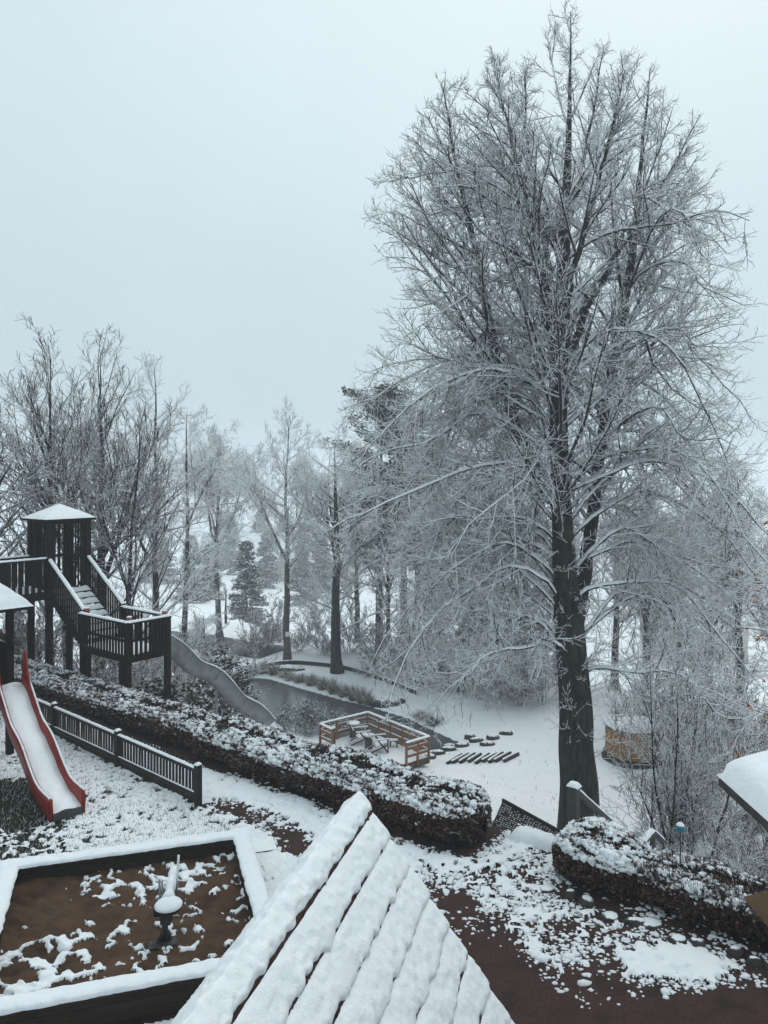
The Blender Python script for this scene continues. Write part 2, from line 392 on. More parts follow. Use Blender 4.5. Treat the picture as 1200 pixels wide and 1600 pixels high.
cov = cov - .72*(1-sstep(.02, .50, pth))*(PX < 640)
cov = cov - .95*sstep(10.78, 11.12, ss+.35*(big-.5))*(1-sstep(-7.05, -6.6, tt_))   # bare soil under the hedge
cov = cov - .35*sstep(10.7, 11.2, ss)*sstep(-5.5, -5.2, tt_)
cov_l = .90-.30*sstep(1262, 1330, PY)*sstep(200, 30, PX)+.06*sstep(200, 420, PX)
und = seg_d(SX, SY, [np.array([-7.7, 15.7]), np.array([-6.75, 14.55])]); cov_l = cov_l-1.3*(1-sstep(.25, .85, und))
cov_l = cov_l-.25*(1-sstep(.0, .25, np.abs((SX-FENCE_A[0])*fn[0]+(SY-FENCE_A[1])*fn[1])))
val_p = quant(.50*mid+.42*fine+.22*wide_); val_l = quant(.30*mid+.60*fine+.22*wide_)
cf = np.clip(cov*(1-lawn_m)+cov_l*lawn_m, -.2, 1.1); val = val_p*(1-lawn_m)+val_l*lawn_m
cs_ = cf-.22*(1-lawn_m)*sstep(.95, .6, cf)
dl = val-(1-cs_)
hmax = .040+.020*sstep(.6, .95, cf)*(1-lawn_m)-.012*lawn_m
hgt = np.where(dl > 0, hmax*np.tanh(dl/.14)+.003, np.maximum(dl*.35, -.06)+.003)
hgt = hgt + ((fbm(SX, SY, .10, 2, 21)-.5)*.020+(fbm(SX, SY, .33, 2, 22)-.5)*.02)*sstep(.03, .2, dl)
ins = poly_dist(SX, SY, SAND) < .06
keep_v = (hgt > -.03) & (ss < 12.62+.4*(fbm(SX, SY, .8, 2, 4)-.5)) & ~ins & (PX > -90) & (PX < 1290) & (PY < 1720) & (SY > 7.3)
F = grid_faces(len(sx), len(sy)); kf = keep_v.ravel()[F].all(1); F = F[kf]
used = np.unique(F); remap = -np.ones(SX.size, np.int64); remap[used] = np.arange(len(used))
V = np.stack([SX, SY, hgt], -1).reshape(-1, 3)[used]
tag(part('snow_cover', V, remap[F], M['snow']), 'patchy thawing snow lying on the gravel terrace and lawn', 'snow', kind='stuff')

nc = 130000
cx = RNG.uniform(-3.5, 7.2, nc); cy = RNG.uniform(8.2, 17, nc); ii = np.clip(((cx-sx[0])/st).astype(int), 0, len(sx)-1); jj = np.clip(((cy-sy[0])/st).astype(int), 0, len(sy)-1)
pc = cf[ii, jj]*(1-lawn_m[ii, jj])*np.clip(.25+2.0*(wide_[ii, jj]-.40), .06, 1)
okc = (RNG.uniform(0, 1, nc) < pc*.95) & (poly_dist(cx, cy, SAND) > .2) & (ss[ii, jj] < 12.4) & (PX[ii, jj] > 300)
cx, cy = cx[okc], cy[okc]; nc = len(cx)
bm = bmesh.new(); bmesh.ops.create_icosphere(bm, subdivisions=1, radius=1); IV = np.array([v.co[:] for v in bm.verts]); IF = np.array([[v.index for v in f.verts] for f in bm.faces]); bm.free()
IFk = IF[(IV[:, 2] > -.6)[IF].all(1)]
rad = RNG.gamma(1.7, .0095, nc)+.007; el = RNG.uniform(.75, 1.35, nc)
sz = np.stack([rad*el, rad/el, rad*RNG.uniform(.40, .62, nc)], -1)
V = np.stack([cx, cy, np.zeros(nc)], -1)[:, None]+IV[None]*sz[:, None]*(1+RNG.normal(0, .16, (nc, len(IV), 1)))
tag(part('snow_clumps', V.reshape(-1, 3), (np.arange(nc)[:, None, None]*len(IV)+IFk[None]).reshape(-1, 3), M['snow']), 'small rounded clumps of snow scattered over the red gravel', 'snow', kind='stuff')
print('clumps', nc)
# grass tufts poking through the snow of the lawn
ng = 42000
cx = RNG.uniform(-13, -1.5, ng*3); cy = RNG.uniform(8.5, 21.5, ng*3)
ok = (poly_dist(cx, cy, LAWN) < -.02) & (poly_dist(cx, cy, SAND) > .12)
ppx, ppy = topx(cx, cy); ok &= (ppx > -40)
cx = cx[ok][:ng]; cy = cy[ok][:ng]; ng = len(cx)
a = RNG.uniform(0, 6.28, ng); hh = RNG.uniform(.035, .085, ng); ww = RNG.uniform(.004, .009, ng); ln = RNG.normal(0, .03, (ng, 2))
b0 = np.stack([cx-np.cos(a)*ww, cy-np.sin(a)*ww, np.zeros(ng)], -1); b1 = np.stack([cx+np.cos(a)*ww, cy+np.sin(a)*ww, np.zeros(ng)], -1)
tp = np.stack([cx+ln[:, 0], cy+ln[:, 1], hh], -1)
V = np.stack([b0, b1, tp], 1).reshape(-1, 3)
tag(part('grass', V, np.arange(ng*3).reshape(-1, 3), M['grass_blade'], smooth=False,
         attrs=dict(tint=np.repeat(RNG.uniform(0, 1, ng), 3), snow=np.repeat((RNG.uniform(0, 1, ng) < .25)*.8, 3))),
    'short green grass blades poking through the snow on the lawn', 'grass', kind='stuff')

nl_ = 5200; cx = RNG.uniform(-9, 17, nl_); cy = RNG.uniform(18, 43, nl_); okl = (poly_dist(cx, cy, POND) > .6) & (cx*NV[0]+cy*NV[1] > 17) & (vnoise(cx*.7, cy*.7, 91)+RNG.normal(0, .15, nl_) > .52)
cx, cy = cx[okl], cy[okl]; nl_ = len(cx); cz = ground(cx, cy)-.03; a = RNG.uniform(0, 6.28, nl_); hh = RNG.uniform(.06, .22, nl_); ww = RNG.uniform(.008, .02, nl_); ln = RNG.normal(0, .06, (nl_, 2))
V = np.stack([np.stack([cx-np.cos(a)*ww, cy-np.sin(a)*ww, cz], -1), np.stack([cx+np.cos(a)*ww, cy+np.sin(a)*ww, cz], -1), np.stack([cx+ln[:, 0], cy+ln[:, 1], cz+hh], -1)], 1).reshape(-1, 3)
tag(part('dead_grass', V, np.arange(nl_*3).reshape(-1, 3), M['reed'], smooth=False, attrs=dict(tint=np.repeat(RNG.uniform(0, .6, nl_), 3), snow=np.repeat((RNG.uniform(0, 1, nl_) < .4)*.8, 3))), 'dead grass stalks poking through the snow of the lower lawn', 'grass', kind='stuff')
# pond water
pp = POND; c0 = pp.mean(0)
ww_ = np.concatenate([[[*c0, WATER_Z]], np.c_[c0+(pp-c0)*1.10, np.full(len(pp), WATER_Z)]])
tag(part('pond', ww_, np.array([[0, 1+i, 1+(i+1) % len(pp)] for i in range(len(pp))]), M['water'], smooth=False), kind='structure')
# lane beyond the pond
ln_px = [(120,1004),(240,1010),(300,1016),(360,1027),(430,1036)]
Lp = []
for p in ln_px:
    c = onz(p[0], p[1], -6.9); Lp.append(c[:2])
Lp = np.array(Lp); lt = np.gradient(Lp, axis=0); lt /= np.linalg.norm(lt, axis=1, keepdims=True); lnrm = np.c_[-lt[:, 1], lt[:, 0]]
rows = []
for k in np.linspace(-1.9, 1.9, 5): q = Lp+lnrm*k; rows.append(np.c_[q, ground(q[:, 0], q[:, 1])+.10])
V = np.stack(rows, 0); tag(part('road', V.reshape(-1, 3), grid_faces(5, len(Lp)), M['asphalt'], smooth=True), kind='structure')

# ================================================================== TREES
def norm(v): return v/(np.linalg.norm(v, axis=-1, keepdims=True)+1e-9)
def sample(P, R, idx, t):
    K = P.shape[1]; f = np.clip(t, 0, .9999)*(K-1); i = f.astype(int); u = (f-i)[:, None]
    a = P[idx, i]; b = P[idx, i+1]
    return a*(1-u)+b*u, norm(b-a), R[idx, i]*(1-u[:, 0])+R[idx, i+1]*u[:, 0]
def spawn(rng, P, R, cnt, t0, t1, ang, angsd, length, K, rfac, rtip, trop0, trop1, wob, env=None, taperL=.5, rmax=9, outward=None, flat=0, envtol=1.12):
    Np = len(P); cnt = np.broadcast_to(np.asarray(cnt), (Np,)).astype(int)
    idx = np.repeat(np.arange(Np), cnt); n = len(idx)
    order = np.concatenate([np.arange(c) for c in cnt]) if n else np.zeros(0)
    t = t0+(t1-t0)*(order+rng.uniform(0, 1, n))/np.maximum(1, cnt[idx])
    s, T, r0 = sample(P, R, idx, t)
    q = rng.normal(0, 1, (n, 3)); q[:, 2] *= (1-flat)
    if outward is not None:
        oc = s-outward(s); oc[:, 2] = 0; q = q+norm(oc)*1.3
    q = norm(q-T*(q*T).sum(1, keepdims=True))
    a = np.radians(rng.normal(ang, angsd, n))[:, None]
    d = norm(np.cos(a)*T+np.sin(a)*q)
    Lp_ = np.linalg.norm(np.diff(P, axis=1), axis=2).sum(1)[idx]
    L = length(s, t, Lp_, rng, n)*(1-taperL*(t-t0)/(t1-t0+1e-6))
    C = np.empty((n, K, 3)); C[:, 0] = s
    for k in range(1, K):
        u = k/(K-1)
        d = norm(d+np.array([0, 0, 1.])*(trop0*(1-u)+trop1*u)/(K-1)*2.5+rng.normal(0, wob, (n, 3)))
        C[:, k] = C[:, k-1]+d*(L/(K-1))[:, None]
    if env is not None:
        for _ in range(4):
            o = env(C[:, -1]) > 1; C[o] = C[o, :1]+(C[o]-C[o, :1])*.68
        keep = env(C[:, -1]) <= envtol; C = C[keep]; r0 = r0[keep]
    rb = np.minimum(r0*rfac, rmax); rb = np.maximum(rb, rtip*1.25)
    Rr = rb[:, None]*(1-np.linspace(0, 1, K))[None]**.8+rtip*np.linspace(0, 1, K)[None]
    return C, Rr
def spline(pts, n):
    pts = np.array(pts, float); d = np.r_[0, np.cumsum(np.linalg.norm(np.diff(pts[:, :3], axis=0), axis=1))]
    u = np.linspace(0, d[-1], n); o = np.stack([np.interp(u, d, pts[:, k]) for k in range(pts.shape[1])], 1)
    for _ in range(2): o[1:-1] = (o[:-2]+2*o[1:-1]+o[2:])/4
    return o
def snow_on(P, R, maxz=.80, f=.75):
    T = norm(P[:, -1]-P[:, 0]); k = np.abs(T[:, 2]) < maxz
    return P[k]+np.array([0, 0, 1.])*(R[k]*.72)[..., None], R[k]*f
def build_tree(root, levels, mats=('bark_trunk', 'bark_branch', 'twig'), snow=True):
    """levels: list of (partname, [(P,R,S)...], material)"""
    for nm, sets, mt in levels:
        V, F = join_vf(*[tubes(P, R, S) for P, R, S in sets if len(P)])
        part(nm, V, F, M[mt], root)

rl = np.random.default_rng(21)
# ---- the big lime tree
LD = 24.0
lx, ly = (903-600)/1200*LD, LD
ltab = np.array([(-25,870,915),(20,835,955),(60,800,1000),(110,755,1055),(160,680,1090),(230,600,1118),(300,570,1150),(400,585,1190),(500,598,1225),(600,545,1260),(700,515,1275),(850,515,1280),(1000,535,1250),(1090,590,1200),(1150,640,1130),(1205,700,1040)])
zt = CAMZ-(ltab[:, 0]-HOR)*LD/1200; xl = (ltab[:, 1]-612)*LD/1200; xr = (ltab[:, 2]-600)*LD/1200
def linden_env(p):
    z = p[:, 2]; a = np.interp(-z, -zt, xl); b_ = np.interp(-z, -zt, xr)
    c = (a+b_)/2; h = (b_-a)/2+.01; e = ((p[:, 0]-c)/h)**2+((p[:, 1]-LD)/(h*np.where(p[:, 1] < LD, .62, .95)))**2
    e = np.where(z > zt[0], 4, e); return np.where(z < zt[-1], 4, e)
def LP(px, py, dd, r): q = at(px, py, LD); return (q[0]*(LD+dd)/LD, LD+dd, CAMZ+(q[2]-CAMZ)*(LD+dd)/LD, r)
stems = [
 [LP(905,1330,0,.74),LP(904,1290,0,.62),LP(902,1200,0,.53),LP(899,1100,0,.50),LP(893,1000,0,.47),LP(884,900,-.1,.37),LP(876,800,-.2,.30),LP(872,700,-.2,.27),LP(875,560,-.2,.25),LP(878,430,-.1,.205),LP(884,300,0,.14),LP(890,180,.1,.07),LP(893,100,.1,.028),LP(892,18,.1,.010)],
 [LP(895,1010,.25,.24),LP(903,950,.4,.25),LP(914,890,.55,.22),LP(927,800,.7,.205),LP(938,700,.85,.20),LP(953,600,.9,.19),LP(975,480,.9,.165),LP(990,380,1,.12),LP(1000,280,1,.08),LP(1010,180,1,.045),LP(1016,105,1,.012)],
 [LP(884,830,-.1,.20),LP(858,760,.2,.19),LP(815,690,.5,.175),LP(790,615,.5,.16),LP(768,520,.2,.14),LP(745,400,0,.11),LP(722,300,-.2,.075),LP(703,200,-.3,.04),LP(692,135,-.3,.012)],
 [LP(872,600,-.2,.14),LP(858,500,-.8,.125),LP(838,380,-1.2,.095),LP(810,260,-1.4,.06),LP(785,160,-1.5,.03),LP(775,105,-1.5,.012)],
 [LP(878,590,-.2,.13),LP(910,500,.2,.12),LP(952,415,.9,.095),LP(1010,330,1.2,.065),LP(1062,245,1.4,.035),LP(1092,180,1.5,.012)],
 [LP(876,520,0,.12),LP(880,400,1.4,.10),LP(905,280,2.0,.07),LP(930,160,2.2,.04),LP(945,70,2.2,.012)],
 [LP(874,560,-.2,.12),LP(890,440,-1.8,.10),LP(925,320,-2.4,.07),LP(960,190,-2.8,.035),LP(975,110,-3,.012)],
 [LP(872,480,-.2,.10),LP(845,360,.9,.08),LP(822,230,1.3,.05),LP(820,110,1.5,.012)],
]
SP = np.stack([spline(s_, 26) for s_ in stems]); sP, sR = SP[..., :3], SP[..., 3]
sP[0, 1:, 0] += rl.normal(0, .025, 25); sP[1:, 1:, 0] += rl.normal(0, .03, (7, 25))
def laxis(s_):
    o = s_.copy(); o[:, 0] = np.interp(s_[:, 2], [-4, 5, 21], [6.1, 5.6, 5.8]); o[:, 1] = LD; return o
def len_l1(s_, t, Lp_, r, n):
    z = s_[:, 2]; a = np.interp(-z, -zt, xl); b_ = np.interp(-z, -zt, xr)
    return ((b_-a)/2*.85+.9)*r.uniform(.5, 1.05, n)
def boughs(n_, py0, py1, dropmin, dropmax):
    out_P, out_R = [], []
    for i in range(n_):
        py = py0+(py1-py0)*(i+rl.uniform(0, 1))/n_; zs = CAMZ-(py-HOR)*.02; ph = [math.pi+rl.normal(0, .45), rl.normal(0, .55), math.pi-abs(rl.normal(0, .6)), rl.choice([.9, 2.2])+rl.normal(0, .3), math.pi/2+rl.normal(0, .7), math.pi+rl.normal(0, .6), abs(rl.normal(0, .7))][i % 7]
        k = np.argmin(np.abs(sP[0][:, 2]-zs)); st0 = sP[0][k]; r0 = sR[0][k]
        if i % 3 == 1 and zs > 4: k = np.argmin(np.abs(sP[1][:, 2]-zs)); st0 = sP[1][k]; r0 = sR[1][k]
        dirh = np.array([math.cos(ph), math.sin(ph)*.9])
        zt_ = max(zs-rl.uniform(dropmin, dropmax), -1.8); u = np.linspace(0, 1, 14)
        a_ = np.interp(-(zs+zt_)/2, -zt, xl); b2 = np.interp(-(zs+zt_)/2, -zt, xr); cxm = (a_+b2)/2; hw_ = (b2-a_)/2
        reach = rl.uniform(.62, .93)*hw_; tip = np.array([cxm+dirh[0]*reach, LD+dirh[1]*reach])
        ris = rl.uniform(.8, 2.6); zz = zs+(zt_-zs)*u**2.0+ris*np.sin(np.pi*u**.85)*(1-.2*u)+.9*np.clip(u-.72, 0, 1)**1.3
        P = np.c_[st0[:2][None]*(1-u[:, None]**.92)+tip[None]*u[:, None]**.92, zz]
        P[1:] += np.cumsum(rl.normal(0, .11, (13, 3)), 0)*np.linspace(.3, 1, 13)[:, None]
        P = P+(np.sin(u[:, None]*rl.uniform(5, 11, 3)+rl.uniform(0, 6, 3))*rl.uniform(.12, .38, 3))*np.sin(np.pi*u[:, None]*.9)**.6; out_P.append(P); out_R.append(min(.070, r0*.30)*(1-u)**.8+.010*u+.002)
    return np.array(out_P), np.array(out_R)
A1 = boughs(58, 1075, 600, -.5, 3.6)
A1b = boughs(34, 720, 360, -2.6, 1.2)
A2 = spawn(rl, sP, sR, [26, 20, 20, 15, 16, 15, 15, 12], .36, .985, 42, 9, len_l1, 12, .5, .010, .10, .12, .05, linden_env, .35, .07, laxis)
cat = lambda *q: (np.concatenate([v[0] for v in q]), np.concatenate([v[1] for v in q]))
def rs(PR, K):
    P, R = PR; k = np.linspace(0, P.shape[1]-1, K); i = np.minimum(k.astype(int), P.shape[1]-2); u = k-i
    return P[:, i]*(1-u)[None, :, None]+P[:, i+1]*u[None, :, None], R[:, i]*(1-u)[None]+R[:, i+1]*u[None]
L1 = cat(rs(A1, 12), rs(A1b, 12), A2)
clen = lambda lo, hi, f: (lambda s_, t, Lp_, r, n: np.clip(Lp_*f, lo, hi)*r.uniform(.6, 1.2, n))
nl = np.clip((np.linalg.norm(np.diff(L1[0], axis=1), axis=2).sum(1)*3.0), 4, 22)
L2 = spawn(rl, *L1, nl, .12, .99, 42, 12, clen(.7, 2.3, .38), 8, .55, .007, -.04, .05, .12, linden_env, .45, .035, None, 0, 1.6)
HNG = spawn(rl, *A1, 10, .22, .99, 60, 16, lambda s_, t, Lp_, r, n: r.uniform(.9, 3.2, n)*np.clip((s_[:, 2]+3.0)/4.5, .25, 1), 8, .35, .0075, -.10, -.30, .07, linden_env, .2, .014)
SPR = spawn(rl, sP[:3], sR[:3], [80, 40, 30], .08, .62, 70, 14, lambda s_, t, Lp_, r, n: r.uniform(.3, 1.1, n), 6, .06, .006, .0, -.05, .12, None, .2, .012)
SP2 = spawn(rl, sP[:1], sR[:1], 44, .13, .52, 66, 14, lambda s_, t, Lp_, r, n: r.uniform(.9, 2.6, n), 8, .08, .007, .03, -.26, .10, None, .1, .018)
L2 = cat(L2, HNG, (rs(SPR, 8)), SP2)
TPS = spawn(rl, sP, sR, 34, .62, 1.0, 40, 12, lambda s_, t, Lp_, r, n: r.uniform(.45, 1.3, n), 8, .5, .007, .03, .06, .10, None, .45, .02)
L2 = cat(L2, TPS)
nl = np.clip((np.linalg.norm(np.diff(L2[0], axis=1), axis=2).sum(1)*np.where(L2[0][:, 0, 2] > 8.5, 6.2, 4.4)), 3, 9)
L3 = spawn(rl, *L2, nl, .1, 1, 42, 14, clen(.3, .95, .45), 3, .6, .0066, .02, .10, .12, linden_env, .4, .014, None, 0, 1.7)
keep = rl.uniform(0, 1, len(L3[0])) < 1
L4 = spawn(rl, *L3, 3, .12, 1, 45, 15, lambda s_, t, Lp_, r, n: r.uniform(.10, .30, n), 2, .7, .0060, .05, .12, .16, None, .3, .009)
L4x = spawn(rl, *L2, 3, .1, 1, 55, 16, lambda s_, t, Lp_, r, n: r.uniform(.10, .34, n), 2, .4, .0060, .05, .12, .16, None, .3, .009)
L4y = spawn(rl, *L1, 16, .08, 1, 65, 18, lambda s_, t, Lp_, r, n: r.uniform(.12, .45, n), 2, .2, .0060, .1, .15, .16, None, .2, .009)
base_z = gz(lx, ly)
root = thing('lime_tree', (lx, ly, base_z-.3), 'huge bare lime tree with several dark stems and frosted twigs above the lawn', 'tree')
SB = 26; t60 = spline(np.c_[sP[0], sR[0]], 90); V, F = tubes(t60[None, :, :3], t60[None, :, 3], SB); V = V.reshape(90, SB, 3)
cc = t60[:, None, :3]; aa_ = np.arange(SB)[None]*2*np.pi/SB; hh_ = t60[:, 2][:, None]
fur = 1+.42*(fbm(np.cos(aa_)*4+hh_*.12, np.sin(aa_)*4+hh_*.09, .8, 3, 77)-.5)+.05*np.sin(aa_*3+hh_*.5)*np.clip(1-(hh_+4.5)/6, 0, 1)
V = cc+(V-cc)*fur[..., None]
V, F = join_vf((V.reshape(-1, 3), F), tubes(sP[1:], sR[1:], 8)); part('trunk', V, F, M['bark_trunk'], root)
V, F = join_vf(tubes(*L1, 5), tubes(*rs(L2, 6), 3), tubes(*L3, 3)); part('branches', V, F, M['bark_branch'], root)
V, F = join_vf(tubes(*L4, 3), tubes(*L4x, 3), tubes(*L4y, 3)); part('crown', V, F, M['twig'], root)
V, F = join_vf(tubes(*snow_on(*L1), 4), tubes(*rs(snow_on(*L2, .80, .7), 4), 3)); part('snow', V, F, M['snow'], root)
NTW = [len(q[0]) for q in (L1, L2, L3, L4, L4x, L4y)]

# ---- generic bare trees
def bare_tree(seed, h, r, lean=(0, 0), fork=.45, n1=18, spread=.32, ang=40, up=.12, twl=.45, n2=7, n3=6, n4=4, tw=.006, forks=2, low=.25, mats=('bark_trunk', 'bark_branch', 'twig'), wobble=.04, droop=0.0):
    g = np.random.default_rng(seed); K = 16
    u = np.linspace(0, 1, K)
    P = np.zeros((1, K, 3)); P[0, :, 2] = u*h; P[0, :, 0] = lean[0]*u**1.5*h+np.cumsum(g.normal(0, wobble*h/14, K))*(u > 0); P[0, :, 1] = lean[1]*u**1.5*h+np.cumsum(g.normal(0, wobble*h/14, K))*(u > 0)
    R = (r*(1-u)**.85+.008)[None]; R[0, 0] *= 1.35
    st_ = [(P, R)]
    if forks:
        Fk = spawn(g, P, R, forks, fork, min(fork+.15, .8), 26, 6, lambda s_, t, Lp_, q, n: h*(1-fork)*q.uniform(.75, .95, n), K, .65, .008, .30, .10, .075)
        st_.append(Fk)
    S_ = cat(*st_)
    def l1(s_, t, Lp_, q, n): return h*spread*q.uniform(.6, 1.1, n)
    B1 = spawn(g, *S_, [n1]+[n1//2]*(len(S_[0])-1), low, .97, ang, 9, l1, 10, .5, .007, up, up*.7-droop, .06, None, .6, .06)
    B2 = spawn(g, *B1, n2, .12, .98, 40, 12, clen(.3, 2.0, .42), 5, .55, tw, up*.4, up*.5-droop, .09, None, .5, .025)
    B3 = spawn(g, *B2, n3, .1, 1, 40, 14, clen(twl*.5, twl*1.6, .5), 3, .6, tw, .05-droop*.6, .08-droop, .12, None, .4, .011)
    sets = [('trunk', [(P, R, 9)]+([(Fk[0], Fk[1], 7)] if forks else []), mats[0]), ('branches', [(*B1, 4), (*B2, 3)], mats[1])]
    tws = [(*B3, 3)]
    if n4:
        B4 = spawn(g, *B3, n4, .15, 1, 42, 14, lambda s_, t, Lp_, q, n: q.uniform(.3, .8, n)*twl, 2, .7, tw*.9, .05-droop*.5, .08-droop, .15, None, .3, .008); tws.append((*B4, 3))
    sets.append(('crown', tws, mats[2]))
    sn = [(*snow_on(*B1, .85), 3)]
    sets.append(('snow', sn, 'snow'))
    meshes = []
    for nm, ss_, mt in sets:
        V, F = join_vf(*[tubes(a_, b_, c_) for a_, b_, c_ in ss_ if len(a_)]); meshes.append((nm, npmesh(nm, V, F, M[mt])))
    return meshes
def put_tree(meshes, name, x, y, label, group=None, rot=0, sc=1, sink=.1, cat_='tree', z=None):
    z = gz(x, y)-sink if z is None else z
    root = thing(name, (x, y, z), label, cat_, group); root.rotation_euler = (0, 0, rot); root.scale = (sc,)*3
    for nm, me in meshes:
        o = bpy.data.objects.new(nm, me); COL.objects.link(o); o.parent = root
    return root
def treeat(px, ytop, d, seed, name, label, group=None, wfac=1.0, **kw):
    x = (px-600)/1200*d; y = d; z = gz(x, y); h = CAMZ+(HOR-ytop)*d/1200-z
    return put_tree(bare_tree(seed, h, kw.pop('r', .02*h), **kw), name, x, y, label, group)
G1 = 'bare trees behind the play tower'
VB = dict(mats=('bark_trunk', 'twig_bare', 'twig_bare'))
treeat(78, 552, 29, 1, 'bare_tree', 'slender bare tree rising straight behind the play tower roof', G1, r=.14, n1=30, ang=34, up=.13, spread=.40, fork=.35, forks=3, low=.18, n2=7, n3=5, n4=0, twl=.85, tw=.008, **VB)
treeat(158, 556, 31, 2, 'bare_tree', 'bare tree with dark ivy clad trunk beside the play tower', G1, r=.24, n1=34, ang=42, up=.10, spread=.40, fork=.3, forks=3, low=.2, n2=7, n3=5, n4=0, twl=.85, tw=.008, **VB)
treeat(-28, 600, 27, 3, 'bare_tree', 'wide bare tree standing behind the slatted walkway', G1, r=.17, n1=26, ang=45, up=.12, spread=.42, fork=.3, forks=3, low=.15, n2=7, n3=5, n4=0, twl=.85, tw=.008, **VB)
treeat(196, 640, 29, 4, 'bare_tree', 'thin leaning bare tree between the ivy trunk and the stair', G1, r=.11, n1=28, ang=48, up=.10, spread=.42, lean=(.06, 0), fork=.3, forks=2, low=.12, n2=7, n3=5, n4=0, twl=.85, tw=.008, **VB)
treeat(246, 572, 38, 5, 'bare_tree', 'tall bare tree with knobbly twig ends behind the stair', G1, r=.2, n1=28, ang=40, up=.10, spread=.30, fork=.4, forks=2, low=.2, n2=8, n3=5, n4=2, tw=.008)
treeat(286, 638, 44, 6, 'bare_tree', 'frosted bare tree between the stair and the birch', G1, r=.2, n1=26, ang=52, up=.05, spread=.30, fork=.5, forks=1, low=.25, n2=8, n3=5, n4=2, tw=.009)
treeat(106, 690, 29.5, 7, 'bare_tree', 'twin bare trunk standing under the play tower stair', G1, r=.15, n1=22, ang=50, up=.08, spread=.45, forks=2, fork=.3, low=.3, n2=7, n3=5, n4=0, twl=.85, tw=.008, **VB)
G2 = 'bare trees on the far bank of the pond'
treeat(345, 676, 58, 8, 'birch_tree', 'pale birch with fine weeping crown beyond the steel slide', 'birches', r=.24, n1=34, ang=36, up=.16, spread=.34, fork=.4, forks=3, low=.36, n2=9, n3=7, n4=1, twl=.85, tw=.011, droop=.34, mats=('bark_birch', 'twig_birch', 'twig_birch'))
treeat(449, 655, 52, 9, 'bare_tree', 'tall slim bare tree with white plaque on its trunk', G2, r=.25, n1=30, ang=48, up=.10, spread=.36, fork=.38, forks=2, low=.3, n2=8, n3=6, n4=2, twl=.6, tw=.0098, mats=('bark_pale', 'bark_branch', 'twig'))
treeat(527, 690, 49, 10, 'bare_tree', 'thick trunked bare tree with curved low boughs by the pond', G2, r=.36, n1=34, ang=58, up=.09, spread=.42, fork=.4, forks=2, low=.16, n2=9, n3=6, n4=2, twl=.6, tw=.0098)
TM = bare_tree(40, 14, .26, n1=26, ang=50, up=.06, spread=.36, fork=.4, forks=2, low=.2, n2=8, n3=6, n4=2, twl=.6, tw=.0098, mats=('bark_trunk', 'bark_branch', 'twig_bare'))
TN = bare_tree(41, 13, .2, n1=26, ang=42, up=.10, spread=.34, fork=.3, forks=3, low=.2, n2=8, n3=6, n4=2, twl=.6, tw=.0098, mats=('bark_trunk', 'bark_branch', 'twig_bare'))
G3 = 'woodland trees behind the lime tree'
for i, (px, d, s_) in enumerate([(560,62,.95),(606,52,.9),(648,47,1.0),(690,56,1.05),(722,45,.95),(770,50,1.0),(822,44,.92),(868,54,1.0),(960,48,.95),(1010,41,.9),(1060,50,1.0),(1110,44,.95),(1160,40,.95),(1215,47,1.0),(1010,66,1.0),(760,70,1.1)]):
    x = (px-600)/1200*d
    put_tree(TM if i % 2 == 0 else TN, 'woodland_tree', x, d, ['snow dusted bare tree with spreading boughs in the wood behind the lime tree', 'snow dusted bare tree with several steep stems in the wood behind the lime tree'][i % 2], G3+(' with spreading boughs' if i % 2 == 0 else ' with steep stems'), rot=i*2.1, sc=s_)
# ---- shrubs of bare stems
def shrub(seed, h, ns, spread, tw=.006, n2=9, n3=6, n4=0, up=.06, mats=('bark_branch', 'twig'), r=.022, lean=16, wob=.13):
    g = np.random.default_rng(seed); K = 9
    P0 = np.zeros((1, 2, 3)); P0[0, 1, 2] = .05; R0 = np.full((1, 2), r/.7)
    ST = spawn(g, P0, R0, ns, 0, 1, lean, lean*.5, lambda s_, t, Lp_, q, n: h*q.uniform(.45, 1.05, n), K, .7, .006, up, up*.3, wob, None, 0, r)
    ST = (ST[0]+np.concatenate([g.normal(0, spread*.16, (len(ST[0]), 1, 2)), np.zeros((len(ST[0]), 1, 1))], 2), ST[1])
    B2 = spawn(g, *ST, n2, .2, .98, 36, 12, clen(h*.16, h*.45, .30), 6, .6, tw, .03, .02, .09, None, .4, .014)
    B3 = spawn(g, *B2, n3, .1, 1, 40, 14, clen(h*.05, h*.16, .4), 3, .65, tw, .03, .03, .13, None, .3, .009)
    tws = [tubes(*B2, 3), tubes(*B3, 3)]
    if n4:
        B4 = spawn(g, *B3, n4, .1, 1, 42, 14, lambda s_, t, Lp_, q, n: h*q.uniform(.02, .06, n), 2, .7, tw, 0, .05, .14, None, .3, .008); tws.append(tubes(*B4, 3))
    return [('stems', npmesh('stems', *tubes(*ST, 5), M[mats[0]])), ('twigs', npmesh('twigs', *join_vf(*tws), M[mats[1]]))]
SH1 = shrub(51, 3.4, 16, 1.0, .0085, 10, 7, 2, lean=26, mats=('bark_branch', 'twig_bare')); SH2 = shrub(52, 3.0, 16, 1.0, .0085, 10, 7, 2, lean=34, mats=('bark_branch', 'twig_red')); SH3 = shrub(53, 5.0, 14, 1.2, .0085, 11, 7, 2, lean=20, mats=('bark_branch', 'twig_bare'))
k = 0
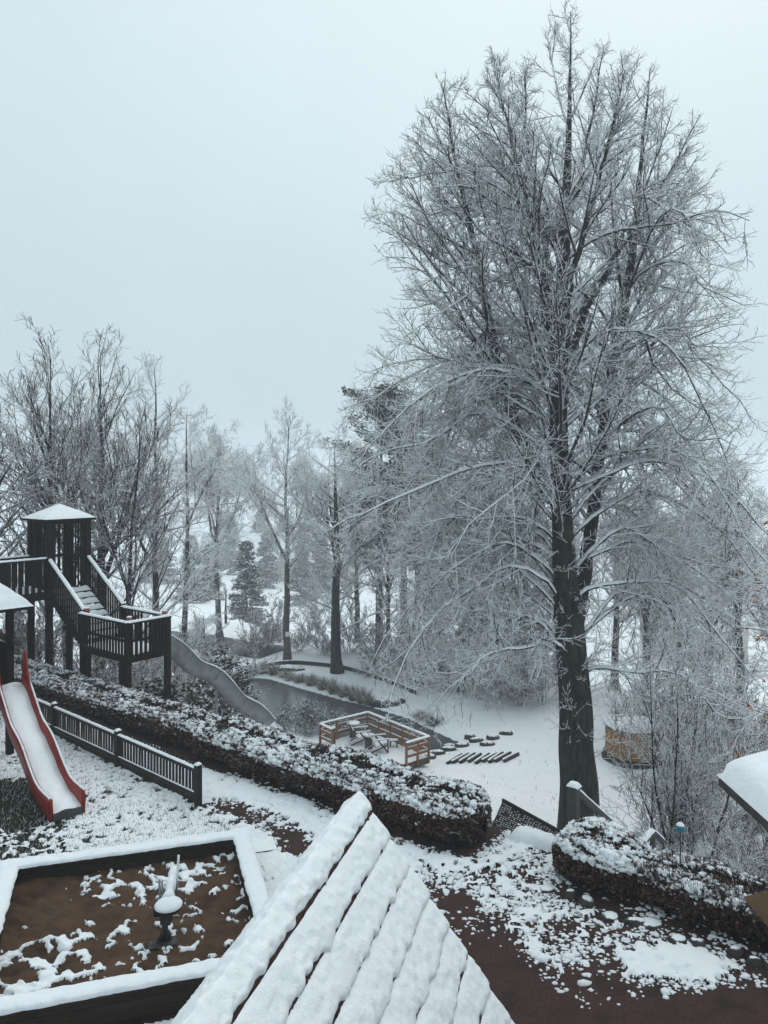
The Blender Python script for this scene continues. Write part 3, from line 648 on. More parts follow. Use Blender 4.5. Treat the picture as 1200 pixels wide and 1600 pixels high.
for px, py, d, v, s_ in [(585,0,49.5,0,1.0),(622,0,48,2,.9),(662,0,46,0,1.1),(700,0,45,2,1.0),(742,0,43.5,0,1.1),(776,0,43,2,.95),(814,0,42,0,1.0),(848,0,42.5,2,1.0),(548,0,55,0,1.2),(505,0,54,1,.9),(470,0,55,0,.8),(420,0,56,0,1.2),(400,0,55,1,1.1),(490,0,62,2,1.0),(640,0,50,2,1.2),(720,0,48,2,1.2),(800,0,47,2,1.2),(880,0,44,2,1.1)]:
    x = (px-600)/1200*d; k += 1
    put_tree([SH1, SH2, SH3][v], 'bare_shrub', x, d, ['low snow dusted thicket shrub at the edge of the wood by the pond', 'reddish twiggy shrub on the far bank of the pond', 'tall snow dusted thicket shrub at the edge of the wood by the pond'][v],
             ['low thicket shrubs by the pond', 'reddish shrubs by the pond', 'tall thicket shrubs by the pond'][v], rot=k*1.7, sc=s_, cat_='shrub')
for i, (px, d, v, s_) in enumerate([(230,30,1,1.3),(262,32,1,1.2),(298,34,1,1.2),(205,28,0,1.1),(60,27,0,1.0),(20,26,1,1.0),(150,27.5,1,1.0),(330,42,0,1.2),(290,40,0,1.2),(250,36,2,1.1)]):
    x = (px-600)/1200*d
    put_tree([SH1, SH2, SH3][v], 'bare_shrub', x, d, ['snow dusted shrub growing on the bank behind the play tower', 'reddish snow dusted shrub growing on the bank behind the play tower', 'tall snow dusted shrub growing on the bank behind the play tower'][v],
             ['shrubs behind the play tower', 'reddish shrubs behind the play tower', 'tall shrubs behind the play tower'][v], rot=i*1.3, sc=s_, cat_='shrub')
for i, (px, d, v, s_) in enumerate([(1120,27,2,1.15),(1175,25,2,1.2),(1060,33,2,1.2),(1150,33,2,1.3),(1205,30,2,1.3),(1000,37,2,1.1),(1100,38,2,1.3),(1190,22,1,1.35),(1235,24,2,1.3)]):
    x = (px-600)/1200*d
    put_tree([SH1, SH2, SH3][v], 'bare_shrub', x, d, ['', 'reddish snow dusted shrub on the bank below the terrace', 'tall snow dusted shrub at the lower edge of the lawn'][v],
             ['', 'reddish shrubs below the terrace', 'tall shrubs by the lower lawn'][v], rot=i*1.9+.4, sc=s_, cat_='shrub')
# multi-stemmed young hazel right behind the terrace hedge
x, y = (1068-600)/1200*18.5, 18.5
hz = shrub(61, 5.6, 15, 1.9, .006, 13, 8, 2, up=.10, mats=('bark_trunk', 'twig_red'), r=.036, lean=11, wob=.05)
put_tree(hz, 'hazel_shrub', x, y, 'upright multi stemmed hazel with many thin dark stems behind the terrace hedge', cat_='shrub')
x, y = (1175-600)/1200*17, 17
put_tree(shrub(62, 4.6, 14, 1.4, .006, 12, 8, 1, up=.0, mats=('bark_branch', 'twig_red'), r=.02, lean=32), 'arching_shrub', x, y, 'arching twiggy shrub with drooping frosted twigs beside the snowy house roof', cat_='shrub')
# small drooping tree beyond the slide, sapling with fork
x, y = (318-600)/1200*52, 52
put_tree(bare_tree(71, 3.2, .22, n1=16, ang=75, up=-.02, spread=.55, forks=0, low=.55, n2=6, n3=5, n4=2, twl=.5, tw=.01, droop=.15), 'umbrella_tree', x, y, 'small dark tree with flat drooping crown beside the lane', cat_='tree')
x, y = (353-600)/1200*66, 66
put_tree(bare_tree(72, 3.4, .12, n1=6, ang=40, spread=.3, forks=1, low=.5, n2=3, n3=2, n4=0, twl=.4, tw=.012), 'sapling', x, y, 'tiny forked sapling in the white field beyond the lane', cat_='tree')

# ---- evergreens
def needles(g, C, n, size, spread, tintlo=0, snowp=.5, flat=.5):
    """n leaf quads around each centre in C"""
    c = np.repeat(C, n, 0); m_ = len(c); off = g.normal(0, 1, (m_, 3))*spread; off[:, 2] *= flat
    p = c+off; d = norm(g.normal(0, 1, (m_, 3))*np.array([1, 1, .5])); s_ = norm(np.cross(d, g.normal(0, 1, (m_, 3))))
    l = (size*g.uniform(.6, 1.3, m_))[:, None]; w_ = l*.30
    V = np.stack([p-d*l, p+s_*w_, p+d*l, p-s_*w_], 1).reshape(-1, 4*1, 3).reshape(-1, 3)
    F = np.arange(m_*4).reshape(-1, 4)
    ti = np.repeat(g.uniform(tintlo, 1, m_), 4)
    sn = np.repeat(((off[:, 2] > -.15*spread) & (g.uniform(0, 1, m_) < snowp))*g.uniform(.6, 1, m_), 4)
    return V, F, ti, sn
def conifer(seed, h, r, kind='spruce', snowp=.4):
    g = np.random.default_rng(seed); K = 14; u = np.linspace(0, 1, K)
    P = np.zeros((1, K, 3)); P[0, :, 2] = u*h; P[0, :, 0] = np.cumsum(g.normal(0, .03, K)); R = (r*(1-u)+.015)[None]
    if kind == 'spruce':
        B = spawn(g, P, R, 110, .06, .99, 95, 8, lambda s_, t, Lp_, q, n: (h*.27*(1-t)**.85+.25)*q.uniform(.75, 1.1, n), 7, .35, .008, -.06, .14, .03, None, 0, .05)
        tt = np.linspace(.25, 1, 8)
    else:
        B = spawn(g, P, R, 46, .38, .99, 70, 14, lambda s_, t, Lp_, q, n: h*.26*q.uniform(.5, 1.1, n)*(1-.55*((t-.38)/.6)**2), 8, .45, .012, .05, .12, .08, None, 0, .09)
        tt = np.linspace(.4, 1, 7)
    C = np.concatenate([sample(B[0], B[1], np.arange(len(B[0])), np.full(len(B[0]), q))[0] for q in tt])
    V, F, ti, sn = needles(g, C, 20 if kind == 'spruce' else 50, .16 if kind == 'spruce' else .17, .20 if kind == 'spruce' else .34, snowp=snowp, flat=.55)
    return [('trunk', npmesh('trunk', *tubes(P, R, 8), M['bark_trunk'])), ('branches', npmesh('branches', *tubes(*B, 4), M['bark_branch'])),
            ('crown', npmesh('crown', V, F, M['needle'], False, dict(tint=ti, snow=sn)))]
def conat(me, px, d, name, label, sc=1, rot=0, group=None):
    x = (px-600)/1200*d; return put_tree(me, name, x, d, label, group, rot, sc)
conat(conifer(81, 19.5, .3, 'pine', .10), 592, 57, 'pine_tree', 'dark green pine standing behind the bare trees by the pond')
conat(conifer(82, 16.5, .3, 'pine', .14), 668, 60, 'pine_tree', 'smaller dark pine half hidden by the lime tree crown')
conat(conifer(85, 17.0, .28, 'pine', .12), 632, 51, 'pine_tree', 'dark pine between the pond and the lime tree')
conat(conifer(83, 9.0, .18, 'spruce', .42), 386, 82, 'spruce_tree', 'misty blue green spruce beyond the lane')
sp2 = conifer(84, 8.0, .18, 'spruce', .45)
for i, (px, d, s_) in enumerate([(330,120,1.1),(300,110,1.2),(470,125,1.3),(415,150,1.4),(500,140,1.5),(360,175,1.6),(445,200,1.8),(250,150,1.6),(405,230,1.9),(480,240,2.0)]):
    conat(sp2, px, d, 'spruce_tree', 'distant spruce fading into the mist of the valley', s_, i*1.1, 'spruces in the valley')
def evergreen(seed, rad, h, nclump):
    g = np.random.default_rng(seed); th_ = g.uniform(0, 6.28, nclump); ph = np.arccos(g.uniform(0, 1, nclump)); q = g.uniform(.6, 1, nclump)
    C = np.stack([np.cos(th_)*np.sin(ph)*rad*q, np.sin(th_)*np.sin(ph)*rad*q, np.cos(ph)*h*q], -1)
    V, F, ti, sn = needles(g, C, 34, .10, .15, snowp=.42, flat=.6)
    st_ = np.stack([np.linspace(np.zeros(3), c, 4) for c in C[:40]]); 
    return [('stems', npmesh('stems', *tubes(st_, np.full((len(st_), 4), .012), 4), M['bark_branch'])), ('foliage', npmesh('foliage', V, F, M['green_leaf'], False, dict(tint=ti, snow=sn)))]
for i, (px, py, d, rad, h) in enumerate([(352,0,31,1.5,4.0),(322,0,27.0,1.2,2.7),(300,0,25.5,.8,1.7),(245,0,24.5,.7,1.5)]):
    x = (px-600)/1200*d; put_tree(evergreen(90+i, rad, h, int(190*rad)), 'evergreen_shrub', x, d,
        ['tall snowy evergreen shrub behind the steel slide', 'snowy evergreen shrub under the middle of the steel slide', 'low evergreen shrub at the foot of the landing post', 'small evergreen shrub underneath the wooden landing'][i], cat_='shrub')
# grey green willow in front of the pond
def willow(seed, wd, h, n_):
    g = np.random.default_rng(seed); P0 = np.zeros((1, 2, 3)); P0[0, 1, 2] = .05
    ST = spawn(g, P0, np.full((1, 2), .03), n_, 0, 1, 34, 16, lambda s_, t, Lp_, q, n: h*q.uniform(.6, 1.2, n), 7, .7, .006, .03, .02, .07, None, 0, .02)
    ST = (ST[0]+np.concatenate([g.normal(0, wd, (n_, 1, 1)), g.normal(0, .3, (n_, 1, 1)), np.zeros((n_, 1, 1))], 2), ST[1])
    B = spawn(g, *ST, 9, .25, 1, 40, 12, clen(.25, .7, .4), 5, .6, .006, .05, .05, .1, None, .4, .01)
    C = np.concatenate([sample(*B, np.arange(len(B[0])), np.full(len(B[0]), q))[0] for q in (.4, .7, 1.)])
    V, F, ti, sn = needles(g, C, 5, .07, .06, snowp=.35)
    return [('stems', npmesh('stems', *tubes(*ST, 4), M['bark_branch'])), ('twigs', npmesh('twigs', *tubes(*B, 3), M['twig'])), ('foliage', npmesh('foliage', V, F, M['willow_leaf'], False, dict(tint=ti, snow=sn)))]
p = onz(476, 1140, -6.1); put_tree(willow(96, .85, 1.45, 34), 'willow_shrub', p[0], p[1], 'wide grey green shrub with dusted leaves at the pond edge by the deck', cat_='shrub')
# reeds on the far bank
RP = [(392,1057,.9),(410,1056,1.2),(428,1058,1.1),(446,1062,.8),(470,1070,.9),(487,1075,1.1),(505,1081,1.1),(522,1087,1.2),(538,1091,1.0),(553,1096,1.2),(566,1100,1.1),(578,1103,.8),(458,1066,.7),(660,1128,.8),(676,1136,.8)]
for i, (px, py, s_) in enumerate(RP):
    g = np.random.default_rng(200+i); p = onz(px, py, WATER_Z+.05); nb = 170
    ST = np.zeros((nb, 4, 3)); az = g.uniform(0, 6.28, nb); ou = g.uniform(.02, .55, nb); hh = g.uniform(.5, 1.05, nb)*s_
    for k in range(4):
        u = k/3; ST[:, k, 0] = np.cos(az)*ou*(.35+u**1.6)*1.1; ST[:, k, 1] = np.sin(az)*ou*(.35+u**1.6)*.8; ST[:, k, 2] = hh*(u-.35*ou*u**3)
    R_ = np.full((nb, 4), .013)*np.array([1, 1, .8, .3]); V, F = tubes(ST, R_, 3)
    ti = np.repeat(g.uniform(0, 1, nb), 12); sn = np.tile(np.repeat([0, 0, .35, .8], 3), nb)*np.repeat(g.uniform(0, 1, nb) < .6, 12)
    tag(link('reed_clump', npmesh('reed_clump', V, F, M['reed'], True, dict(tint=ti, snow=sn)), loc=(p[0], p[1]+.2, WATER_Z-.1)),
        'clump of dry tan reeds with snowy tips on the pond bank', 'reeds', 'reed clumps along the pond')
def boulder(name, p, size, seed, label, group=None):
    bm = bmesh.new(); bmesh.ops.create_icosphere(bm, subdivisions=2, radius=1); g = np.random.default_rng(seed)
    V = np.array([v.co[:] for v in bm.verts]); nz = fbm(V[:, 0]*1+seed, V[:, 1]+V[:, 2]*1.7, .8, 3, seed)
    V = V*(.75+.5*nz)[:, None]*np.array(size); F = np.array([[v.index for v in f.verts] for f in bm.faces]); bm.free()
    return tag(link(name, npmesh(name, V, F, M['stone']), loc=p), label, 'rock', group)
p = onz(604, 1106, WATER_Z); boulder('boulder', (p[0], p[1]+.4, WATER_Z+.1), (1.1, .7, .42), 3, 'large dark snow topped rock on the far pond bank', None)
p = onz(420, 1056, WATER_Z); boulder('boulder', (p[0]+.9, p[1]+.9, WATER_Z+.12), (1.5, .6, .35), 4, 'long low dark rock among the reeds')
# timber edging along the far path
ep = [onz(px, py, -6.02) for px, py in [(398,1046),(425,1036),(460,1032),(510,1036),(560,1047),(610,1063),(650,1079)]]
EP = spline([tuple(p) for p in ep], 24); EP[:, 2] = ground(EP[:, 0], EP[:, 1])+.12
te = thing('path_edging', (EP[0][0], EP[0][1], EP[0][2]-.2), 'dark low timber edging curving along the far bank path', 'edging')
for i in range(23): beam('plank', EP[i], EP[i+1], .05, .3, M['fence_wood'], te)
for i in range(23): snow_ridge('snow', EP[i]+[0, 0, .15], EP[i+1]+[0, 0, .15], .09, .05, te, i, step=.12)
# plaque on the slim tree
p = at(449, 991, 51.6); tag(link('plaque', box_mesh(.26, .02, .32, M['white_paint']), loc=(p[0], p[1], p[2])), 'small white plaque fixed to the slim tree trunk', 'sign')
# ================================================================== FAR HOUSES
def house(px, d, wd, dp, hw, hr, mat, rot, label):
    x = (px-600)/1200*d; z = gz(x, d)-.3
    h_ = thing('house', (x, d, z), label, 'house'); h_.rotation_euler = (0, 0, rot)
    a, b_ = wd/2, dp/2
    V = [(-a,-b_,0),(a,-b_,0),(a,b_,0),(-a,b_,0),(-a,-b_,hw),(a,-b_,hw),(a,b_,hw),(-a,b_,hw),(-a,0,hw+hr),(a,0,hw+hr)]
    Fc = [(0,1,5,4),(1,2,6,9,5),(2,3,7,6),(3,0,4,8,7)]
    o = bpy.data.objects.new('wall', mesh_py('wall', V, Fc, mat)); COL.objects.link(o); o.parent = h_; wl_ = o
    for sgn in (-1, 1):
        q = .5; nx = Vector((0, sgn*hr, b_)).normalized()
        e0 = Vector((0, sgn*(b_+q), hw-q*hr/b_)); r0 = Vector((0, 0, hw+hr)); t_ = .28
        V = [(-a-q, *e0[1:]), (a+q, *e0[1:]), (a+q, *r0[1:]), (-a-q, *r0[1:])]; V = V+[tuple(Vector(v)+nx*t_) for v in V]
        o = bpy.data.objects.new('roof', mesh_py('roof', V, [(0,1,2,3),(4,5,6,7),(0,1,5,4),(1,2,6,5),(2,3,7,6),(3,0,4,7)], M['snow'])); COL.objects.link(o); o.parent = h_
    nwin = max(2, int(wd/3))
    for k in range(nwin):
        for fl in range(max(1, int(hw/2.7))):
            wx = -a+(k+.5)*wd/nwin; wz = 1.5+fl*2.7
            o = bpy.data.objects.new('window', box_mesh(1.1, .1, 1.3, M['pane'])); COL.objects.link(o); o.parent = wl_; o.location = (wx, -b_-.02, wz)
    for fl in range(max(1, int(hw/2.7))):
        for wy in (-dp/4, dp/4):
            o = bpy.data.objects.new('window', box_mesh(.1, 1.1, 1.3, M['pane'])); COL.objects.link(o); o.parent = wl_; o.location = (-a-.02, wy, 1.5+fl*2.7)
house(352, 205, 11, 9, 5.5, 4, M['render_pale'], .35, 'misty pale house with steep snowy roof left of the valley spruce')
house(412, 165, 8, 7, 4, 3, M['render_yellow'], -.3, 'misty yellow house with snowy roof right of the valley spruce')
house(440, 190, 14, 9, 5.5, 4.5, M['render_pale'], .1, 'faint distant house with wide snowy roof on the valley floor')
house(500, 160, 11, 9, 5.5, 4, M['render_pale'], -.5, 'faint distant house half hidden behind the thick trunked tree')
house(395, 260, 14, 10, 5.5, 5, M['render_yellow'], .5, 'barely visible house high on the misty far slope')
house(1082, 92, 9, 8, 4.5, 3, M['render_pale'], .25, 'small snowy roofed house seen between twigs beyond the lawn')
# overhead wire across the valley
a_, b_ = at(300, 962, 100), at(520, 966, 100)
hz0, hz1 = gz(a_[0]-6, 100), gz(b_[0]+6, 100)

# ================================================================== HEDGES
def hedge(name, s0, s1, t0, t1, h0, h1, label, seed, nleaf, nblob, topsnow=.62, mat='hedge_leaf', leaf=.038, spiky=0):
    g = np.random.default_rng(seed); L = t1-t0
    cen = W((s0+s1)/2, (t0+t1)/2, -.05)
    root = thing(name, cen, label, 'hedge')
    def surf(u, a):
        """u 0..1 along, a 0..1 round the section front-bottom, over the top, back-bottom"""
        t = t0+u*L; h = h0+(h1-h0)*u; hw_ = (s1-s0)/2
        lump = (fbm(t, a*3.0, .55, 3, seed)-.5)*.30+(fbm(t, a*3, 1.7, 2, seed+5)-.5)*.22
        th_ = np.pi*a; cx_ = -np.cos(th_); sz = np.sin(th_)
        e = .40; X = np.sign(cx_)*np.abs(cx_)**e*(hw_+lump*.6); Z = np.abs(sz)**e*(h+lump*.55)
        endf = np.clip(np.minimum(u*L, (1-u)*L)/.35, 0, 1)**.45
        X = X*(.30+.70*endf); Z = Z*(.55+.45*endf); X = X*np.where(Z < .35*h, .82+.5*Z/h, 1.0)
        s_ = (s0+s1)/2+X
        return np.stack([s_*NV[0]+t*EV[0], s_*NV[1]+t*EV[1], Z], -1)
    nu, na = int(L/.14)+3, 22
    U, A = np.meshgrid(np.linspace(0, 1, nu), np.linspace(0, 1, na), indexing='ij'); V = surf(U.ravel(), A.ravel()); c = np.c_[cen[0]+0*V[:, :1], cen[1]+0*V[:, :1]]
    ax = (t0+U.ravel()*L); mid_ = np.stack([(s0+s1)/2*NV[0]+ax*EV[0], (s0+s1)/2*NV[1]+ax*EV[1], np.full(V.shape[0], .35)], -1)
    part('core', mid_+(V-mid_)*.86, grid_faces(nu, na)[:, ::-1], M['hedge_core'], root)
    u = g.uniform(0, 1, nleaf); a = g.beta(1.25, 1.6, nleaf)*1.0; P = surf(u, a)
    ax = t0+u*L; mid_ = np.stack([(s0+s1)/2*NV[0]+ax*EV[0], (s0+s1)/2*NV[1]+ax*EV[1], np.full(nleaf, .3)], -1)
    dep = g.exponential(.06, nleaf)-.04*g.uniform(0, 1, nleaf); dn = norm(P-mid_); P = P-dn*dep[:, None]
    d = norm(dn*.7+g.normal(0, 1, (nleaf, 3))); sd = norm(np.cross(d, g.normal(0, 1, (nleaf, 3)))); l = leaf*g.uniform(.5, 1.25, nleaf)[:, None]
    V = np.stack([P-d*l, P+sd*l*.6, P+d*l, P-sd*l*.6], 1).reshape(-1, 3)
    upn = P[:, 2]/(h0+(h1-h0)*u)
    ps = np.clip((upn-.62)/.3, .02, 1)*topsnow*np.clip(1-dep/.10, 0, 1)
    patch = fbm(ax, a*7, .16, 3, seed+9); ps = ps*np.clip((patch-.3)*3.4, .1, 1.3)
    sn = (g.uniform(0, 1, nleaf) < ps)*g.uniform(.65, 1, nleaf)
    part('foliage', V, np.arange(nleaf*4).reshape(-1, 4), M[mat], root, False, dict(tint=np.repeat(g.uniform(0, 1, nleaf)**1.6, 4), snow=np.repeat(sn, 4)))
    # twigs sticking out of the clipped surface
    nt_ = int(L*(160+spiky)); u = g.uniform(0, 1, nt_); a = g.beta(1.6, 1.6, nt_); P = surf(u, a); ax = t0+u*L
    mid_ = np.stack([(s0+s1)/2*NV[0]+ax*EV[0], (s0+s1)/2*NV[1]+ax*EV[1], np.full(nt_, .2)], -1); dn = norm(norm(P-mid_)+g.normal(0, .35, (nt_, 3))+np.array([0, 0, .25+(.9 if spiky else 0)]))
    ln_ = (g.uniform(.02, .10, nt_)*(1+(spiky > 0)*g.uniform(0, .9, nt_)))[:, None]
    TP = np.stack([P-dn*.12, P+dn*ln_*.5, P+dn*ln_], 1)
    part('twigs', *tubes(TP, np.tile([.005, .004, .003], (nt_, 1)), 3), M['twig_red'], root)
    # snow cushions on the top leaves
    if nblob:
        u = g.uniform(0, 1, nblob*3); a = g.uniform(.14, .86, nblob*3); P = surf(u, a); pt = fbm(t0+u*L, a*7, .16, 3, seed+9)
        okk = (pt+g.normal(0, .06, len(pt)) > .50) & (P[:, 2] > .74*(h0+(h1-h0)*u)); P = P[okk][:nblob]; nb = len(P)
        bm = bmesh.new(); bmesh.ops.create_icosphere(bm, subdivisions=1, radius=1); IV = np.array([v.co[:] for v in bm.verts]); IF = np.array([[v.index for v in f.verts] for f in bm.faces]); bm.free()
        sz = g.gamma(2.4, .0080, nb)+.008
        V = P[:, None]+IV[None]*(sz[:, None]*(1+g.normal(0, .25, (nb, 3))))[:, None]*np.array([1.15, 1.15, .62])+g.normal(0, .16, (nb, len(IV), 3))*sz[:, None, None]
        part('snow', V.reshape(-1, 3), (np.arange(nb)[:, None, None]*len(IV)+IF[None]).reshape(-1, 3), M['snow'], root)
    for c_ in root.children:
        if c_.name.split('.')[0] in ('foliage', 'twigs', 'snow'): c_['kind'] = 'stuff'
    return root
hedge('hedge', 11.12, 12.22, -25.5, -14.2, .66, .70, 'long clipped brown leaved hedge running under the play tower', 11, 46000, 4200, .66, leaf=.038)
hedge('hedge', 11.00, 12.30, -14.5, -6.95, .69, .80, 'snow topped brown clipped hedge end next to the tiled roof peak', 12, 50000, 6400, .66, leaf=.036)
hedge('hedge', 11.20, 12.35, -5.55, -4.05, .80, .66, 'short dark snow capped hedge beside the stair handrail', 13, 19000, 2500, .7, leaf=.034)
hedge('hedge', 11.30, 12.35, -4.35, -1.2, .62, .66, 'loose spiky dark hedge with frosted twigs beside the brown board', 14, 28000, 900, .5, leaf=.034, spiky=420)
rk = np.random.default_rng(5)
for i in range(13):
    t = -5.3+i*.32; q = W(11.02+rk.normal(0, .07), t+rk.normal(0, .08), .01); boulder('edging_stone', q, (rk.uniform(.09, .2), rk.uniform(.08, .15), rk.uniform(.05, .11)), 20+i, 'dark mossy snow capped stone edging the hedge bed', 'stones edging the hedge bed')
# rose bush with frosted flower head, garden ball
b0 = W(12.0, -4.25, 0); rb = thing('rose_stem', b0, 'thin stem carrying a round frosted flower head behind the hedge', 'plant')
top_ = at(997, 1301, b0[1]); polytube('stem', [b0, (b0+top_)/2+[.02, 0, 0], top_], [.008, .007, .006], 5, M['twig_bare'], rb)
g = np.random.default_rng(3); V, F, ti, sn = needles(g, top_[None]+g.normal(0, .03, (30, 3)), 6, .03, .025, snowp=.9); part('flower_head', V, F, M['reed'], rb, False, dict(tint=ti, snow=np.maximum(sn, .5)))
d_ = 11.6; c_ = at(1063, 1294, d_); gb = thing('garden_ball', (c_[0], c_[1], 0), 'turquoise glass garden ball on a thin rod capped with snow', 'garden ornament')
polytube('rod', [(c_[0], c_[1], 0), (c_[0], c_[1], c_[2])], [.009, .009], 6, M['dark_metal'], gb)
def lathe(name, prof, S, mat, parent, loc):
    prof = np.array(prof); a = np.linspace(0, 2*np.pi, S+1)[:-1]; V = np.stack([prof[:, 0][:, None]*np.cos(a), prof[:, 0][:, None]*np.sin(a), prof[:, 1][:, None]+0*a], -1)+np.array(loc)
    K = len(prof); F = np.array([[i*S+j, i*S+(j+1) % S, (i+1)*S+(j+1) % S, (i+1)*S+j] for i in range(K-1) for j in range(S)])
    return part(name, V.reshape(-1, 3), F, mat, parent)
th_ = np.linspace(-np.pi/2, np.pi/2, 11); rr = .068
lathe('ball', np.c_[np.cos(th_)*rr+.0005, np.sin(th_)*rr], 18, M['blue_glass'], gb, c_)
th_ = np.linspace(.55, np.pi/2, 6); lathe('snow', np.c_[np.cos(th_)*rr*1.06+.0005, np.sin(th_)*rr*1.25], 14, M['snow'], gb, c_+[0, 0, .004])

# ================================================================== PICKET FENCE
pf = thing('picket_fence', (FENCE_A[0], FENCE_A[1], 0), 'dark wooden picket fence with snowy top rail beside the red slide', 'fence')
def fp(k, z, off=0): p = FENCE_A+fd*k+fn*off; return np.array([p[0], p[1], z])
FL = np.linalg.norm(FENCE_B-FENCE_A)
for i, k in enumerate([0.0, 3.02, 6.05, 9.08]):
    beam('post', fp(k, 0, -.02), fp(k, .80, -.02), .12, .12, M['fence_wood'], pf, up=tuple(fp(1, 0)-fp(0, 0)))
    snow_ridge('snow', fp(k-.06, .80, -.02), fp(k+.06, .80, -.02), .12, .05, pf, i+80, step=.02)
    if i < 3 or True:
        k1 = min(k+3.02, FL)
        if k1-k > .3:
            beam('rail', fp(k+.06, .68, -.035), fp(k1-.06, .68, -.035), .05, .09, M['fence_wood'], pf)
            snow_ridge('snow', fp(k+.06, .725, -.035), fp(k1-.06, .725, -.035), .075, .035, pf, i+40)
            beam('rail', fp(k+.06, .20, -.035), fp(k1-.06, .20, -.035), .05, .09, M['fence_wood'], pf)
            snow_ridge('snow', fp(k+.06, .245, -.035), fp(k1-.06, .245, -.035), .04, .012, pf, i+60)
            beam('kickboard', fp(k+.06, .06, -.03), fp(k1-.06, .06, -.03), .04, .14, M['fence_wood'], pf)
def picket_mesh():
    a, b_, h_ = .029, .012, .66
    V = [(-a,-b_,0),(a,-b_,0),(a,b_,0),(-a,b_,0),(-a,-b_,h_-.03),(a,-b_,h_-.03),(a,b_,h_-.03),(-a,b_,h_-.03),(-a*.5,-b_,h_),(a*.5,-b_,h_),(a*.5,b_,h_),(-a*.5,b_,h_)]
    return mesh_py('picket', V, [(0,1,5,4),(1,2,6,5),(2,3,7,6),(3,0,4,7),(4,5,9,8),(5,6,10,9),(6,7,11,10),(7,4,8,11),(8,9,10,11)], M['fence_wood'])
pm = picket_mesh(); ang_f = math.atan2(fd[1], fd[0])
pr = random.Random(3)
for i in range(int(FL/.116)):
    q = fp(.09+i*.116, .14, .012); o = link('picket', pm, pf, loc=q); o.rotation_euler = (pr.gauss(0, .006), pr.gauss(0, .008), ang_f)

# ================================================================== SANDBOX
sb = thing('sandbox', (*SAND.mean(0), 0), 'square sunken timber sandbox with thick snow on its rim', 'sandbox')
RIM = .42; SANDZ = .20
cen = SAND.mean(0)
for i in range(4):
    a = SAND[i]; b_ = SAND[(i+1) % 4]; dn = (cen-(a+b_)/2); dn = dn/np.linalg.norm(dn); dl_ = (b_-a)/np.linalg.norm(b_-a)
    off = dn*.11
    for k in range(3):
        beam('plank', (*(a+off+dl_*.02), .07+k*.14), (*(b_+off-dl_*.02), .07+k*.14), .07, .134, M['box_wood'], sb)
    beam('rim_board', (*(a+off-dl_*.02), RIM+.02), (*(b_+off+dl_*(-.24)), RIM+.02), .25, .045, M['box_wood'], sb)
    snow_ridge('snow', (*(a+off-dl_*.03), RIM+.04), (*(b_+off+dl_*.03), RIM+.04), .27, .06, sb, i*5+3, step=.04)
sg = np.linspace(.055, .945, 96)
U, Vv = np.meshgrid(sg, sg, indexing='ij')
PQ = (SAND[0][None, None]*(1-U[..., None])+SAND[1][None, None]*U[..., None])*(1-Vv[..., None])+(SAND[3][None, None]*(1-U[..., None])+SAND[2][None, None]*U[..., None])*Vv[..., None]
def sandz(x, y):
    r1 = fbm(x, y, .55, 4, 61); r2 = 1-np.abs(2*fbm(x*.9+y*.3, y*1.3, .33, 3, 63)-1)
    return SANDZ+(r1-.5)*.10+(r2-.6)*.11
X, Y = PQ[..., 0], PQ[..., 1]
part('sand', np.stack([X, Y, sandz(X, Y)], -1).reshape(-1, 3), grid_faces(96, 96), M['sand'], sb)
sg = np.linspace(.065, .935, 230); U, Vv = np.meshgrid(sg, sg, indexing='ij')
PQ = (SAND[0][None, None]*(1-U[..., None])+SAND[1][None, None]*U[..., None])*(1-Vv[..., None])+(SAND[3][None, None]*(1-U[..., None])+SAND[2][None, None]*U[..., None])*Vv[..., None]
X, Y = PQ[..., 0], PQ[..., 1]
rid = 1-np.abs(2*fbm(X*1.0+.5*Y, Y*1.3-.2*X, .50, 4, 71, .6)-1); fine = fbm(X, Y, .11, 2, 73, .5); bigp = fbm(X, Y, 1.1, 2, 74)
val = rid*.72+fine*.30+(bigp-.5)*.42-.12*sstep(.75, 1, Vv)+.07*sstep(.3, .8, U)-.30*sstep(.45, 0, U)*sstep(.35, 0, Vv)+.02*sstep(.5, .9, U)
q_ = np.sort(val.ravel()); val = np.interp(val, q_, np.linspace(0, 1, len(q_))); dl = (val-.80)*1.0
hg = np.where(dl > 0, .036*np.tanh(dl/.06)+.002, np.maximum(dl*.5, -.05)+.002)
zz = sandz(X, Y)+hg
F = grid_faces(230, 230); kf = (hg.ravel()[F] > -.03).all(1); F = F[kf]; used = np.unique(F); rm = -np.ones(X.size, np.int64); rm[used] = np.arange(len(used))
tag(part('snow_patches', np.stack([X, Y, zz], -1).reshape(-1, 3)[used], rm[F], M['snow'], sb), kind='stuff')
# paving slabs beside the sandbox
for i, px in enumerate([(404,1322),(424,1349),(446,1380)]):
    c = onz(px[0]+6, px[1], .03); o = link('paving_slab', box_mesh(.52, .46, .06, M['stone'], .012), basis=Matrix.Translation(c) @ Matrix.Rotation(math.radians(-72), 4, 'Z'))
    tag(o, ['square paving slab next to the far corner of the sandbox', 'middle square paving slab along the sandbox edge', 'square paving slab between the sandbox and the tiled roof'][i], 'paving slab')
